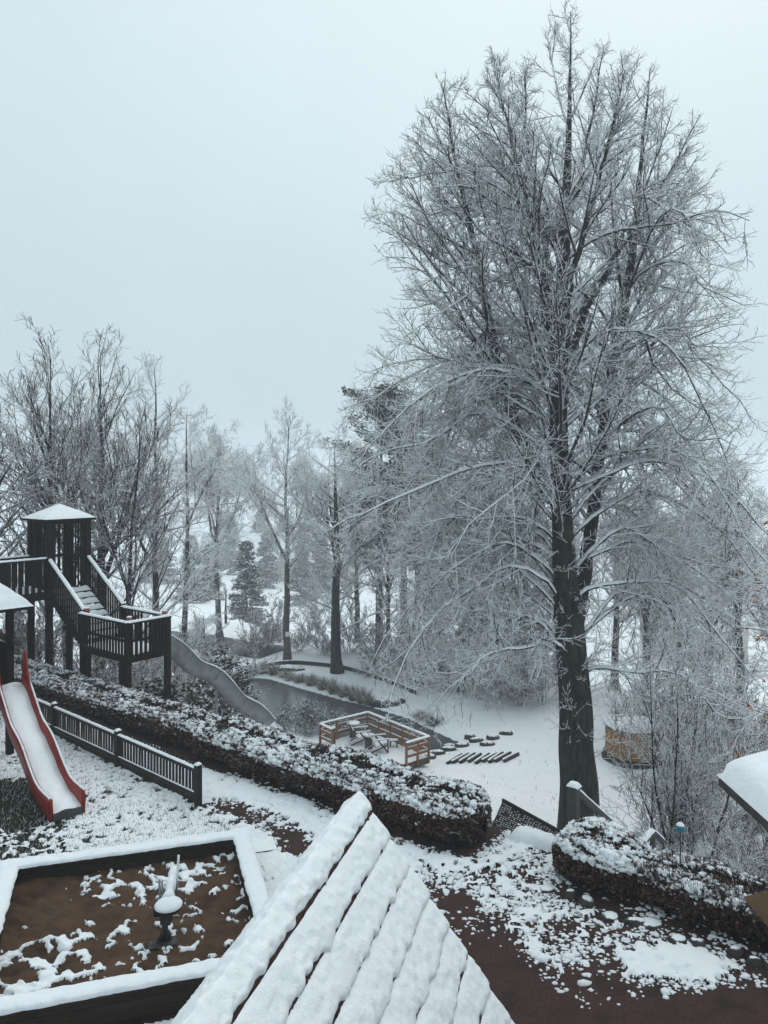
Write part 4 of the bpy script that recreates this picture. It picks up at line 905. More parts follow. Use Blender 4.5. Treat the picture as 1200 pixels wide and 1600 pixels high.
# ride-on toy digger in the sandbox
dg = onz(256, 1478, SANDZ); dz = SANDZ
tdg = thing('toy_digger', (dg[0], dg[1], dz-.02), 'ride on steel sand digger with round snow covered seat in the sandbox', 'toy digger')
P_ = lambda dx, dy, z: np.array([dg[0]+dx, dg[1]+dy, z])
def prism(name, pts, z0, z1, mat, parent):
    n_ = len(pts); V = [(p[0], p[1], z0) for p in pts]+[(p[0], p[1], z1) for p in pts]
    F = [tuple(range(n_))[::-1], tuple(range(n_, 2*n_))]+[(i, (i+1) % n_, n_+(i+1) % n_, n_+i) for i in range(n_)]
    base = wloc(parent); me = mesh_py(name, [Vector(v)-base for v in V], F, mat); o = bpy.data.objects.new(name, me); COL.objects.link(o); o.parent = parent; return o
beam('base_bar', P_(-.19, -.08, dz+.05), P_(.17, .06, dz+.05), .20, .02, M['dark_metal'], tdg)
beam('base_post', P_(-.14, -.12, dz-.08), P_(-.14, -.12, dz+.05), .05, .07, M['dark_metal'], tdg, up=(1, 0, 0))
V = [P_(-.10,-.02,dz+.06),P_(.10,.03,dz+.06),P_(.05,.02,dz+.18),P_(-.04,0,dz+.18),P_(-.10,.02,dz+.06),P_(.10,.07,dz+.06),P_(.05,.06,dz+.18),P_(-.04,.04,dz+.18)]
base = wloc(tdg); o = bpy.data.objects.new('gusset', mesh_py('gusset', [Vector(v)-base for v in V], [(0,1,2,3),(7,6,5,4),(0,3,7,4),(1,5,6,2),(3,2,6,7)], M['dark_metal'])); COL.objects.link(o); o.parent = tdg
polytube('column', [P_(0, .02, dz+.05), P_(.01, .03, dz+.42)], [.045, .045], 12, M['dark_metal'], tdg)
beam('housing', P_(.02, .05, dz+.28), P_(.03, .06, dz+.44), .15, .14, M['dark_metal'], tdg, up=(1, 0, 0))
sc_ = P_(.04, .08, dz+.47)
prof = [(.001, -.05), (.10, -.048), (.17, -.02), (.19, .012), (.178, .03), (.12, .018), (.001, .012)]
lathe('seat', prof, 22, M['black_plastic'], tdg, sc_)
prof = [(.183, .022), (.185, .04), (.165, .065), (.12, .10), (.06, .125), (.001, .13)]
lathe('snow', prof, 22, M['snow'], tdg, sc_)
polytube('boom', [sc_+[-.02, .10, .02], sc_+[-.05, .32, .10], sc_+[-.07, .52, .20]], [.05, .045, .04], 8, M['dark_metal'], tdg)
K = 12; u = np.linspace(0, 1, K); bp = np.stack([sc_+np.array([-.02, .05, .07])+np.array([-.055, .50, .17])*q for q in u]); polytube('snow', bp, (.075-.018*u)*(1+.16*np.sin(u*17)), 9, M['snow'], tdg)
polytube('lever', [sc_+[.045, .22, .03], sc_+[.075, .24, .58]], [.014, .014], 8, M['steel'], tdg)
polytube('snow', [sc_+[.055, .228, .12], sc_+[.062, .225, .34], sc_+[.074, .23, .585]], [.012, .014, .017], 6, M['snow'], tdg)
polytube('lever', [sc_+[-.15, .14, -.02], sc_+[-.165, .14, .30]], [.018, .016], 8, M['steel'], tdg)
polytube('lever', [sc_+[-.115, .15, -.02], sc_+[-.13, .15, .27]], [.014, .013], 8, M['steel'], tdg)
beam('bucket', sc_+[-.16, .10, -.16], sc_+[-.16, .10, .02], .13, .11, M['black_plastic'], tdg, up=(1, 0, 0))

# ================================================================== RED SLIDE + PLAY HUT
sd = np.array([.66, -.751]); swd = np.array([.751, .66])
exitc = np.array([-5.95, 14.45]); SLL = 3.75
sl_ = thing('red_slide', (exitc[0], exitc[1], 0), 'red plastic wavy slide with snow in its bed on the lawn', 'slide')
zp = [(0,1.72),(.06,1.70),(.2,1.36),(.34,1.02),(.42,.92),(.50,.80),(.66,.46),(.78,.27),(.90,.20),(1,.17)]
uu = np.linspace(0, 1, 46); bz = np.interp(uu, [q[0] for q in zp], [q[1] for q in zp])
for _ in range(3): bz[1:-1] = (bz[:-2]+2*bz[1:-1]+bz[2:])/4
cx_ = exitc-sd*SLL*(1-uu)[:, None]; Wd = .27
wall_h = .25+.03*np.sin(uu*14)+np.where(uu < .14, .55*np.exp(-((uu-.03)/.055)**2), 0)
bot = np.where(uu > .93, np.interp(uu, [.93, .96, 1], [0, -.05, -.17]), 0)
sec = []
for sgn, th2 in ((-1, .042), (1, .042)):
    rows = []
    for k in range(46):
        c = cx_[k]
        ring = [(Wd, bz[k]-.13+bot[k]*.25), (Wd+th2*1.3, bz[k]-.11+bot[k]*.25), (Wd+th2*1.6, bz[k]+wall_h[k]*.7), (Wd+th2*1.1, bz[k]+wall_h[k]), (Wd+.004, bz[k]+wall_h[k]*.96), (Wd-.006, bz[k]+.02)]
        rows.append([(*(c+swd*sgn*r_[0]), r_[1]) for r_ in ring])
    V = np.array(rows); nr = 6
    F = np.array([[k*nr+j, k*nr+(j+1) % nr, (k+1)*nr+(j+1) % nr, (k+1)*nr+j] for k in range(45) for j in range(nr)])
    caps = np.array([[0, 1, 2, 3], [0, 3, 4, 5], [45*nr, 45*nr+1, 45*nr+2, 45*nr+3], [45*nr, 45*nr+3, 45*nr+4, 45*nr+5]])
    part('side_wall', V.reshape(-1, 3), np.concatenate([F, caps]), M['red_plastic'], sl_)
    # thin snow crust on the wall edge
    e0 = V[:, 3]; cr = np.array([e0+np.array([0, 0, .006])]); nz_ = fbm(uu*SLL, uu*0+sgn, .06, 2, 9)
    part('snow', *tubes(cr, ((.012+.014*nz_)*sstep(.10, .16, uu))[None]+.001, 5), M['snow'], sl_)
rows = np.stack([[(*(cx_[k]+swd*q), bz[k]-.05+bot[k]*.6) for q in (-Wd, 0, Wd)] for k in range(46)]); part('bed', rows.reshape(-1, 3), grid_faces(46, 3), M['grey_wood'], sl_)
rows = np.stack([[(*(cx_[k]+swd*q*Wd), bz[k]+.02+.05*(1-q*q)+.012*math.sin(k*.9+q*3)+(0 if k < 45 else -.05)) for q in np.linspace(-1, 1, 9)] for k in range(46)])
part('snow', rows.reshape(-1, 3), grid_faces(46, 9)[:, ::-1], M['snow'], sl_)
e = cx_[-1]; beam('lip', (*(e-swd*Wd+sd*.012), .10), (*(e+swd*Wd+sd*.012), .10), .03, .15, M['grey_wood'], sl_)
q = exitc-sd*1.85; beam('support', (*(q-swd*.1), 0), (*(q-swd*.1), .74), .09, .09, M['steel'], sl_, up=(1, 0, 0))
hc = np.array([-9.5, 17.75])
hut = thing('play_hut', (hc[0], hc[1], 0), 'small dark wooden slide tower with snowy hipped roof', 'play tower')
d1 = np.array([.707, -.707]); d2 = np.array([.707, .707])
for a in (-1, 1):
    for b_ in (-1, 1):
        q = hc+d1*.60*a+d2*.60*b_; beam('post', (*q, 0), (*q, 3.42), .15, .15, M['dark_wood'], hut, up=(1, 1, 0))
for k in range(9):
    q = hc+d1*(-.66+k*.165); beam('floor_board', (*(q-d2*.68), 1.62), (*(q+d2*.68), 1.62), .155, .04, M['dark_wood'], hut)
for a, b_ in ((d2, d1), (-d2, d1), (-d1, d2)):
    p0 = hc+a*.70-b_*.86; p1 = hc+a*.70+b_*.86
    polytube('log_rail', [(*p0, 2.62), (*p1, 2.62)], [.075, .075], 10, M['log_wood'], hut)
    for k in range(8):
        q = hc+a*.66+b_*(-.56+k*.16); beam('plank', (*q, 1.45), (*q, 2.5), .15, .03, M['dark_wood'], hut, up=tuple((*a, 0)))
rz, rp = 3.42, 1.42
cor = [np.array([*(hc+v), rz]) for v in ((rp, 0), (0, rp), (-rp, 0), (0, -rp))]; pk = np.array([*hc, rz+.92])
for i in range(4):
    a, b_ = cor[i], cor[(i+1) % 4]; base = wloc(hut); dn_ = np.array([0, 0, -.05])
    V = [a, b_, pk, a+dn_, b_+dn_, pk+dn_]; o = bpy.data.objects.new('roof_panel', mesh_py('roof_panel', [Vector(v)-base for v in V], [(0,1,2),(5,4,3),(0,3,4,1),(1,4,5,2),(2,5,3,0)], M['dark_wood'])); COL.objects.link(o); o.parent = hut
    U, Q = np.meshgrid(np.linspace(0, 1, 24), np.linspace(0, 1, 24), indexing='ij'); PT = (a*(1-U[..., None])+b_*U[..., None])*(1-Q[..., None])+pk*Q[..., None]
    PT[..., 2] += .012+.035*np.clip(np.minimum(Q, 1)*8+.15, 0, 1)+.012*(np.sin(Q*26) > .75)*(-1)+.012*fbm(PT[..., 0], PT[..., 1], .3, 3, 5)
    part('snow', PT.reshape(-1, 3), grid_faces(24, 24)[:, ::-1], M['snow'], hut)

# ================================================================== PLAY TOWER (walkway, tower, stair, landing)
ua, ub = np.array([-.787, .617]), np.array([.617, .787])          # up the stair / across it
Fc = np.array([-7.0, 21.0]); Lc = Fc+ua*2.4; Rc = Fc+ub*1.38; Bc = Lc+ub*1.38
Tf = Lc+ua*2.0+ub*.12; Tr = Tf+ub*1.30; Tl = Tf+ua*1.10; Tb = Tr+ua*1.10
tw = thing('play_tower', (*((Tf+Tb)/2), -.2), 'dark brown wooden play tower with stair, landing and slatted walkway', 'play tower')
LZ, UZ = 1.45, 2.80
D = M['dark_wood']
def post(p, z0, z1, s_=.14): return beam('post', (*p, z0), (*p, z1), s_, s_, D, tw, up=(*ub, 0))
def gpost(p, z1, s_=.14): return post(p, gz(*p)-.2, z1, s_)
def slats(p0, p1, z0, z1, pitch=.145, wd=.10, skip=(), zs=None, seed=0):
    p0 = np.array(p0); p1 = np.array(p1); L = np.linalg.norm(p1-p0); n_ = int(L/pitch); dr = (p1-p0)/L; rr_ = random.Random(seed)
    for i in range(n_):
        if i in skip: continue
        k = (i+.5)*L/n_; q = p0+dr*k; dz_ = zs(k/L) if zs else 0
        j = rr_.gauss(0, .006)
        beam('slat', (*q, z0+dz_+j), (*q, z1+dz_), wd, .028, D, tw, up=(-dr[1], dr[0], 0))
def rail(p0, p1, z0, z1, seed, wd=.13, th_=.06, snow=True):
    beam('rail', (*p0, z0), (*p1, z1), wd, th_, D, tw)
    if snow: snow_ridge('snow', (*p0, z0+th_/2), (*p1, z1+th_/2), wd*1.05, .05, tw, seed)
# landing
for p in (Fc, Lc, Rc, Bc): gpost(p+( (Fc+Bc)/2-p)*.06, LZ+.98, .15)
q = Fc+ua*.35; gpost(q+ub*.1, LZ, .12)
for k in range(9):
    q = Fc+ub*(.06+k*.155); beam('floor_board', (*q, LZ), (*(q+ua*2.4), LZ), .145, .04, D, tw)
for a, b_, s_ in ((Fc, Lc, 1), (Fc, Rc, 2), (Lc, Lc+ub*.1, 3)):
    rail(a, b_, LZ+.94, LZ+.94, s_+20)
    if np.linalg.norm(b_-a) > .5:
        slats(a+(b_-a)*.03, b_, LZ-.14, LZ+.92, .138, .092, seed=s_)
        beam('skirt', (*a, LZ-.07), (*b_, LZ-.07), .03, .16, D, tw, up=(0, 0, 1)); beam('crossbar', (*(a+(b_-a)*.03), LZ+.45), (*(a+(b_-a)*.97), LZ+.45), .05, .07, D, tw)
q0 = Fc+ub*.70; 
for k in range(5): q = Fc+ub*(.80+k*.115)-ua*.03; beam('board', (*q, LZ-.1), (*q, LZ+.90), .11, .028, D, tw, up=(*ua, 0))
rail(Bc, Rc, LZ+.94, LZ+.94, 31); slats(Bc, Bc+(Rc-Bc)*.45, LZ-.1, LZ+.92, .138, .10, seed=5)
beam('skirt', (*Bc, LZ-.07), (*Rc, LZ-.07), .03, .16, D, tw)
bs = np.linspace(0, 1, 26); 
U, Q = np.meshgrid(np.linspace(.03, .97, 26), np.linspace(.03, .97, 16), indexing='ij'); PT = Fc+ua*2.4*U[..., None]+ub*1.38*Q[..., None]
part('snow', np.stack([PT[..., 0], PT[..., 1], LZ+.03+.03*fbm(PT[..., 0], PT[..., 1], .3, 3, 3)], -1).reshape(-1, 3), grid_faces(26, 16)[:, ::-1], M['snow'], tw)
for p in (Fc+ub*.12+ua*.12, Lc+ub*.18-ua*.05, Rc-ub*.05+ua*.18):
    th_ = np.linspace(0, np.pi/2, 5); o = lathe('post_cap', [(.001, -.02), (.075, -.02)]+[(.085*math.cos(v)+.001, .05+.05*math.sin(v)) for v in th_], 14, M['red_cap'], tw, (*p, LZ+1.01))
    lathe('snow', [(.072*math.cos(v)+.001, .085+.030*math.sin(v)) for v in th_], 14, M['snow'], tw, (*p, LZ+1.01)); beam('post', (*p, LZ+.3), (*p, LZ+1.02), .12, .12, D, tw, up=(*ub, 0))
# stair
S0 = Lc+ub*.12; S1 = Tf; run = np.linalg.norm(S1-S0)
ns = 8
for k in range(ns):
    f = (k+.5)/ns; q = S0+(S1-S0)*f; z = LZ+(UZ-LZ)*(k+1)/(ns+.2)
    beam('step', (*(q+ub*.04), z), (*(q+ub*1.26), z), .24, .045, D, tw); snow_ridge('snow', (*(q+ub*.06), z+.015), (*(q+ub*1.24), z+.015), .33, .13, tw, k+100)
for off, s_ in ((0.0, 1), (1.30, 2)):
    a = S0+ub*off; b_ = S1+ub*off
    rail(a, b_, LZ+1.02, UZ+1.04, 50+s_, .12, .07); beam('stringer', (*a, LZ-.02), (*b_, UZ-.05), .05, .22, D, tw)
    slats(a, b_, LZ-.22, LZ+1.0, .125, .085, zs=lambda v: (UZ-LZ)*v, seed=7+s_)
    post(a, LZ-.2, LZ+1.06, .12)
# tower
for p in (Tf, Tr, Tl, Tb): gpost(p, 5.05, .17)
for p in (Tf+ua*.02, Tr): pass
def wide(p0, p1, f, wd, z0, z1): q = np.array(p0)+(np.array(p1)-np.array(p0))*f; dr = (np.array(p1)-np.array(p0)); dr = dr/np.linalg.norm(dr); beam('board', (*q, z0), (*q, z1), wd, .03, D, tw, up=(-dr[1], dr[0], 0))
for p0, p1, fs in ((Tf, Tl, ((.12, .16), (.84, .26))), (Tl, Tb, ((.18, .3), (.55, .1), (.72, .1), (.88, .1))), (Tr, Tb, ((.10, .2), (.35, .08), (.5, .08), (.65, .08), (.85, .2)))):
    for f, wd in fs: wide(p0, p1, f, wd, UZ-.1, 5.0)
wide(Tf, Tr, .10, .18, UZ-.1, 5.0); wide(Tf, Tr, .90, .16, UZ-.1, 5.0); wide(Tl, Tb, .42, .30, UZ-.1, 5.0)
for p0, p1 in ((Tf, Tr), (Tr, Tb), (Tb, Tl), (Tl, Tf)):
    beam('top_beam', (*p0, 4.98), (*p1, 4.98), .09, .16, D, tw); beam('floor_beam', (*p0, UZ-.1), (*p1, UZ-.1), .09, .2, D, tw)
for p0, p1 in ((Tr, Tb), (Tb, Tl)): beam('rail', (*p0, UZ+1.02), (*p1, UZ+1.02), .08, .08, D, tw)
for k in range(8): q = Tf+ua*(.07+k*.14); beam('floor_board', (*q, UZ), (*(q+ub*1.3), UZ), .13, .04, D, tw)
tc = (Tf+Tb)/2; ov = 1.32; EZ, PZ = 5.07, 5.50
cor = [np.array([*(tc+(p-tc)*ov), EZ]) for p in (Tf, Tr, Tb, Tl)]; pk = np.array([*tc, PZ])
for i in range(4):
    a, b_ = cor[i], cor[(i+1) % 4]; dn_ = np.array([0, 0, -.05]); base = wloc(tw)
    V = [a, b_, pk, a+dn_, b_+dn_, pk+dn_]; o = bpy.data.objects.new('roof_panel', mesh_py('roof_panel', [Vector(v)-base for v in V], [(0,1,2),(5,4,3),(0,3,4,1),(1,4,5,2),(2,5,3,0)], D)); COL.objects.link(o); o.parent = tw
    U, Q = np.meshgrid(np.linspace(0, 1, 20), np.linspace(0, 1, 16), indexing='ij'); PT = (a*(1-U[..., None])+b_*U[..., None])*(1-Q[..., None])+pk*Q[..., None]
    PT[..., 2] += .006+.04*np.clip(Q*6+.1, 0, 1)*np.clip(np.minimum(U, 1-U)*14*(1-Q)+.45, 0, 1)+.008*fbm(PT[..., 0], PT[..., 1], .2, 2, 5)
    part('snow', PT.reshape(-1, 3), grid_faces(20, 16)[:, ::-1], M['snow'], tw)
# walkway towards the house
for p0, sd_ in ((Tf, 61), (Tl, 62)):
    p1 = p0-ub*3.6; rail(p0, p1, UZ+1.05, UZ+1.05, sd_); slats(p1, p0, UZ-.12, UZ+1.03, .20, .125, seed=sd_); beam('skirt', (*p0, UZ-.1), (*p1, UZ-.1), .04, .2, D, tw)
    post(p0-ub*.06, UZ-.1, UZ+1.1); post(p1, gz(*p1), UZ+1.05)
for k in range(22): q = Tf-ub*(.1+k*.16); beam('floor_board', (*q, UZ), (*(q+ua*1.1), UZ), .15, .04, D, tw); 
U, Q = np.meshgrid(np.linspace(.02, .98, 30), np.linspace(.05, .95, 12), indexing='ij'); PT = Tf-ub*3.6*U[..., None]+ua*1.1*Q[..., None]
part('snow', np.stack([PT[..., 0], PT[..., 1], UZ+.03+.10*Q+.03*fbm(PT[..., 0], PT[..., 1], .3, 3, 3)], -1).reshape(-1, 3), grid_faces(30, 12), M['snow'], tw)

# ================================================================== STEEL SLIDE
c0 = (Rc+Bc)/2+ub*.05-ua*.25
path = []
for k in np.linspace(0, 1, 40):
    t = k*4.3; q = c0+ub*t*(1-.10*k)-ua*(.55*k**2.2*1.0)
    z = LZ+.02-3.35*(.90*k+.10*k**2)+.10*math.sin(k*15.5)*min(1, k*4)
    path.append((*q, z))
path = np.array(path); 
for _ in range(2): path[1:-1] = (path[:-2]+2*path[1:-1]+path[2:])/4
tg = norm(np.gradient(path, axis=0)); lat = norm(np.cross(tg, [0, 0, 1.])); nu_ = np.cross(lat, tg)
ss_ = thing('steel_slide', (path[-1][0], path[-1][1], gz(path[-1][0], path[-1][1])), 'grey wavy stainless steel slide leading from the landing down the bank', 'slide')
sec = [(-.36,.40),(-.345,.40),(-.33,.18),(-.24,.02),(0,-.03),(.24,.02),(.33,.18),(.345,.40),(.36,.40),(.36,.15),(.27,-.02),(0,-.075),(-.27,-.02),(-.36,.15)]
V = np.stack([path+lat*a+nu_*b_ for a, b_ in sec], 1); n_ = len(sec); K = len(path)
F = np.array([[k*n_+j, k*n_+(j+1) % n_, (k+1)*n_+(j+1) % n_, (k+1)*n_+j] for k in range(K-1) for j in range(n_)])
part('trough', V.reshape(-1, 3), F, M['steel'], ss_)
for sgn in (-1, 1):
    rim = path+lat*.35*sgn+nu_*.41; polytube('rim', rim, np.full(K, .018), 7, M['steel'], ss_)
    rs_ = rim+np.array([0, 0, .016]); polytube('snow', rs_, .014+.012*fbm(np.arange(K)*.4, np.zeros(K), 1, 2, 3), 6, M['snow'], ss_)
for k in (9, 19, 29):
    q = path[k]; polytube('seam', [q+lat[k]*a*1.01+nu_[k]*(b_-.004) for a, b_ in sec[8:14]], np.full(6, .006), 5, M['dark_metal'], ss_)
for k in (22, 33):
    q = path[k]; gq = gz(q[0], q[1]); beam('support', (q[0], q[1], gq-.1), (q[0], q[1], max(q[2]-.06, gq+.05)), .09, .09, M['steel'], ss_, up=(1, 0, 0))

# ================================================================== POND DECK
DZ = -5.70
dBv = np.array([-.76, 36.3]); e1 = np.array([.622, -.783]); e2 = np.array([-.783, -.622])
dC = dBv+e1*4.3; dA = dBv+e2*2.7; dD = dC+e2*2.7
dk = thing('pond_deck', (*((dA+dC)/2), DZ-.5), 'brown timber viewing deck with railing and snow covered floor by the pond', 'deck')
for k in range(27): q = dBv+e2*(.05+k*.1); beam('floor_board', (*q, DZ-.02), (*(q+e1*4.3), DZ-.02), .09, .04, M['deck_wood'], dk)
for p0, p1 in ((dBv, dC), (dC, dD), (dA, dBv), (dA, dD)): beam('edge_beam', (*p0, DZ-.13), (*p1, DZ-.13), .06, .18, M['grey_wood'], dk)
for f in (.1, .5, .9):
    for g_ in (.1, .9):
        q = dBv+e1*4.3*f+e2*2.7*g_; beam('pile', (*q, gz(*q)-.4), (*q, DZ-.1), .14, .14, M['grey_wood'], dk, up=(*e1, 0))
U, Q = np.meshgrid(np.linspace(.005, .995, 60), np.linspace(.005, .995, 40), indexing='ij'); PT = dBv+e1*4.3*U[..., None]+e2*2.7*Q[..., None]
part('snow', np.stack([PT[..., 0], PT[..., 1], DZ+.03+.03*fbm(PT[..., 0], PT[..., 1], .4, 3, 3)], -1).reshape(-1, 3), grid_faces(60, 40), M['snow'], dk)
def drail(p0, p1, n_, seed):
    p0 = np.array(p0); p1 = np.array(p1)
    for i in range(n_+1):
        q = p0+(p1-p0)*i/n_; beam('post', (*q, DZ-.2), (*q, DZ+.90), .09, .09, M['deck_wood'], dk, up=(*e1, 0))
    for z in (.34, .66): beam('rail', (*p0, DZ+z), (*p1, DZ+z), .04, .13, M['deck_wood'], dk); snow_ridge('snow', (*p0, DZ+z+.065), (*p1, DZ+z+.065), .05, .02, dk, seed+int(z*10), step=.1)
    beam('top_rail', (*p0, DZ+.915), (*p1, DZ+.915), .14, .04, M['deck_wood'], dk); snow_ridge('snow', (*p0, DZ+.935), (*p1, DZ+.935), .15, .05, dk, seed, step=.07)
drail(dA, dBv, 3, 1); drail(dBv, dC, 5, 2); drail(dC, dC+e2*1.25, 2, 3); drail(dA+e1*.95, dA, 1, 4)
def chair(px, py, rot, label):
    p = onz(px, py, DZ+.04); r_ = thing('garden_chair', (p[0], p[1], DZ+.05), label, 'chair', 'garden chairs on the deck'); r_.rotation_euler = (0, 0, rot)
    C_ = M['chair_wood']
    def bb(nm, a, b_, w_, h_, up=(0, 0, 1)):
        m_, L = basis(a, b_, up); o = bpy.data.objects.new(nm, box_mesh(L, w_, h_, C_)); COL.objects.link(o); o.parent = r_; o.matrix_local = m_
    for s_ in (-.29, .29):
        bb('leg', (.40, s_, 0), (-.05, s_, .58), .05, .06); bb('leg', (-.45, s_, .02), (.42, s_, .36), .05, .07); bb('armrest', (-.25, s_*1.12, .58), (.45, s_*1.12, .60), .09, .03); bb('leg', (.40, s_, 0), (.40, s_, .58), .05, .06, (1, 0, 0))
    for k in range(6): x_ = -.12+k*.095; bb('seat_slat', (x_, -.28, .27+.033*k-.02), (x_, .28, .27+.033*k-.02), .085, .02)
    for k in range(5): y_ = -.22+k*.11; bb('back_slat', (-.12, y_, .26), (-.56, y_, 1.02+.03*math.cos(y_*6)), .095, .02, (1, 0, .5))
    bb('crossbar', (-.33, -.29, .66), (-.33, .29, .66), .05, .04); bb('crossbar', (-.43, -.30, .04), (-.43, .30, .04), .06, .06)
    U, Q = np.meshgrid(np.linspace(0, 1, 10), np.linspace(-1, 1, 8), indexing='ij'); V = np.stack([-.14+.52*U, .27*Q, .285+.175*U+.04*(1-Q**4)*np.sin(np.pi*np.clip(U, .05, .95))**.4], -1)
    me = npmesh('snow', V.reshape(-1, 3), grid_faces(10, 8)[:, ::-1], M['snow']); o = bpy.data.objects.new('snow', me); COL.objects.link(o); o.parent = r_
    for s_ in (-.29, .29):
        K = 8; pts = np.linspace((-.24, s_*1.12, .60), (.44, s_*1.12, .622), K); Vt, Ft = tubes(pts[None], np.full((1, K), .03), 6); o = bpy.data.objects.new('snow', npmesh('snow', Vt, Ft, M['snow'])); COL.objects.link(o); o.parent = r_
chair(562, 1161, .22, 'wooden slatted garden chair beside the round stump table on the deck')
chair(590, 1174, .22, 'wooden slatted garden chair with a footstool in front on the deck')
def stump(px, py, r_, h_, label, plate=0):
    p = onz(px, py, DZ+.03); t_ = thing('stump_table', (p[0], p[1], DZ+.03), label, 'table')
    lathe('stump', [(.001, 0), (r_*1.12, 0), (r_, .12), (r_*.96, h_), (.001, h_)], 14, M['log_wood'], t_, (p[0], p[1], DZ+.03))
    R2 = plate or r_
    if plate: lathe('top', [(.001, h_), (R2, h_), (R2, h_+.05), (.001, h_+.05)], 20, M['log_wood'], t_, (p[0], p[1], DZ+.03))
    z_ = h_+(.05 if plate else 0); lathe('snow', [(R2*1.02, z_-.005), (R2*1.02, z_+.03), (R2*.8, z_+.065), (.001, z_+.075)], 18, M['snow'], t_, (p[0], p[1], DZ+.03))
stump(552, 1152, .16, .60, 'round topped stump table behind the chairs on the deck', .30)
stump(576, 1169, .17, .55, 'dark log stump standing between the two chairs on the deck')
p = onz(615, 1167, DZ+.03); fs = thing('footstool', (p[0], p[1], DZ+.04), 'small slatted footstool in front of a chair on the deck', 'stool')
for a in (-.16, .16): beam('leg', (p[0]+a, p[1]-.1, DZ+.04), (p[0]+a*.7, p[1]+.1, DZ+.32), .05, .05, M['chair_wood'], fs); beam('leg', (p[0]+a, p[1]+.14, DZ+.04), (p[0]+a*.8, p[1]+.10, DZ+.32), .05, .05, M['chair_wood'], fs)
for k in range(3): beam('slat', (p[0]-.2, p[1]-.08+k*.1, DZ+.34), (p[0]+.2, p[1]-.08+k*.1, DZ+.34), .085, .03, M['chair_wood'], fs)
# grey post by the deck entrance
p = onz(521, 1166, -5.6); gp = thing('wooden_post', (p[0], p[1], gz(p[0], p[1])-.1), 'weathered grey post capped with snow at the deck entrance', 'post')
polytube('shaft', [(p[0], p[1], gz(p[0], p[1])-.1), (p[0], p[1], -4.78)], [.10, .09], 10, M['log_wood'], gp); lathe('snow', [(.095, 0), (.09, .05), (.05, .09), (.001, .10)], 12, M['snow'], gp, (p[0], p[1], -4.785))
# sleepers and stones on the slope right of the deck
for i in range(9):
    a = onz(698+i*11+pr.uniform(-2, 2), 1184+pr.uniform(-1.5, 1.5), -5.85); b_ = onz(720+i*11+pr.uniform(-2, 2), 1171+pr.uniform(-1.5, 1.5), -5.85)
    for q in (a, b_): q[2] = gz(q[0], q[1])+.05
    lg = thing('timber_sleeper', ((a+b_)/2), 'short dark timber sleeper half covered with snow right of the deck', 'timber', 'timber sleepers right of the deck')
    beam('timber', a, b_, .15, .16, M['fence_wood'], lg); o_ = np.array([-.05, .0, .08]); snow_ridge('snow', a+o_, b_+o_, .09, .04, lg, i, step=.08)
for i, (px, py) in enumerate([(684,1168),(700,1162),(722,1156),(744,1150),(672,1174),(762,1158),(735,1143),(770,1148),(790,1140),(702,1150)]):
    p = onz(px, py, -5.95); boulder('shore_stone', (p[0], p[1], gz(p[0], p[1])+.03), (.30+.1*pr.random(), .24, .17), 60+i, 'dark snow capped stone on the shore right of the deck', 'stones on the shore')
# wooden hut on the lawn
hq = onz(988, 1186, gz(9.6, 29.7)); wh = thing('wooden_hut', (hq[0], hq[1], gz(hq[0], hq[1])), 'low round ochre wooden hut on the lawn behind the lime trunk', 'hut')
gzh = gz(hq[0], hq[1])
for k in range(30):
    a = k/30*2*math.pi; q = hq[:2]+np.array([math.cos(a), math.sin(a)])*1.15; beam('plank', (*q, gzh), (*q, gzh+1.45), .235, .04, M['hut_wood'], wh, up=(math.cos(a), math.sin(a), 0))
lathe('roof', [(1.22, 1.44), (1.24, 1.50), (.001, 1.62)], 30, M['dark_wood'], wh, (hq[0], hq[1], gzh)); lathe('snow', [(1.23, 1.50), (1.2, 1.6), (.9, 1.66), (.001, 1.72)], 30, M['snow'], wh, (hq[0], hq[1], gzh))
lathe('plinth', [(1.30, -.3), (1.32, .05), (1.28, .22), (1.12, .24)], 30, M['fence_wood'], wh, (hq[0]-.05, hq[1]-.08, gzh))

# ================================================================== STAIR, GRATING
pA, pB, pC, pD = [np.array(v) for v in ([2.36, 15.3], [3.28, 13.80], [2.95, 13.15], [1.95, 14.1])]
gr = thing('walkway_grating', (*((pA+pC)/2), -.1), 'dark mesh covered step platform between the two hedges', 'platform')
prism('plate', [pA, pD, pC, pB], -.10, -.035, M['fence_wood'], gr)
for k in range(26):
    f = (k+.5)/26; a = pA+(pB-pA)*f; b_ = pD+(pC-pD)*f; beam('bar', (*a, -.02), (*b_, -.02), .012, .02, M['dark_metal'], gr)
for k in range(15):
    f = (k+.5)/15; a = pA+(pD-pA)*f; b_ = pB+(pC-pB)*f; beam('bar', (*a, -.018), (*b_, -.018), .010, .016, M['dark_metal'], gr)
for k in range(26):
    for j in range(15):
        if pr.random() < .62:
            f, h_ = (k+pr.uniform(.9, 1.1))/26, (j+1.0)/15
            if f > .99 or h_ > .97: continue
snr = []
for k in range(25):
    for j in range(14):
        if pr.random() < .7: f, h_ = (k+1)/26, (j+1)/15; snr.append((pA+(pB-pA)*f)*(1-h_)+(pD+(pC-pD)*f)*h_)
bm = bmesh.new(); bmesh.ops.create_icosphere(bm, subdivisions=1, radius=1); IV = np.array([v.co[:] for v in bm.verts]); IF = np.array([[v.index for v in f.verts] for f in bm.faces]); bm.free()
snr = np.array(snr); C3 = np.c_[snr, np.full(len(snr), -.03)]; V = C3[:, None]+IV[None]*np.array([.022, .022, .012])
tag(part('snow', V.reshape(-1, 3), (np.arange(len(snr))[:, None, None]*len(IV)+IF[None]).reshape(-1, 3), M['snow'], gr), kind='stuff')
beam('edge_board', (*pA, -.02), (*pB, -.02), .05, .10, M['fence_wood'], gr)
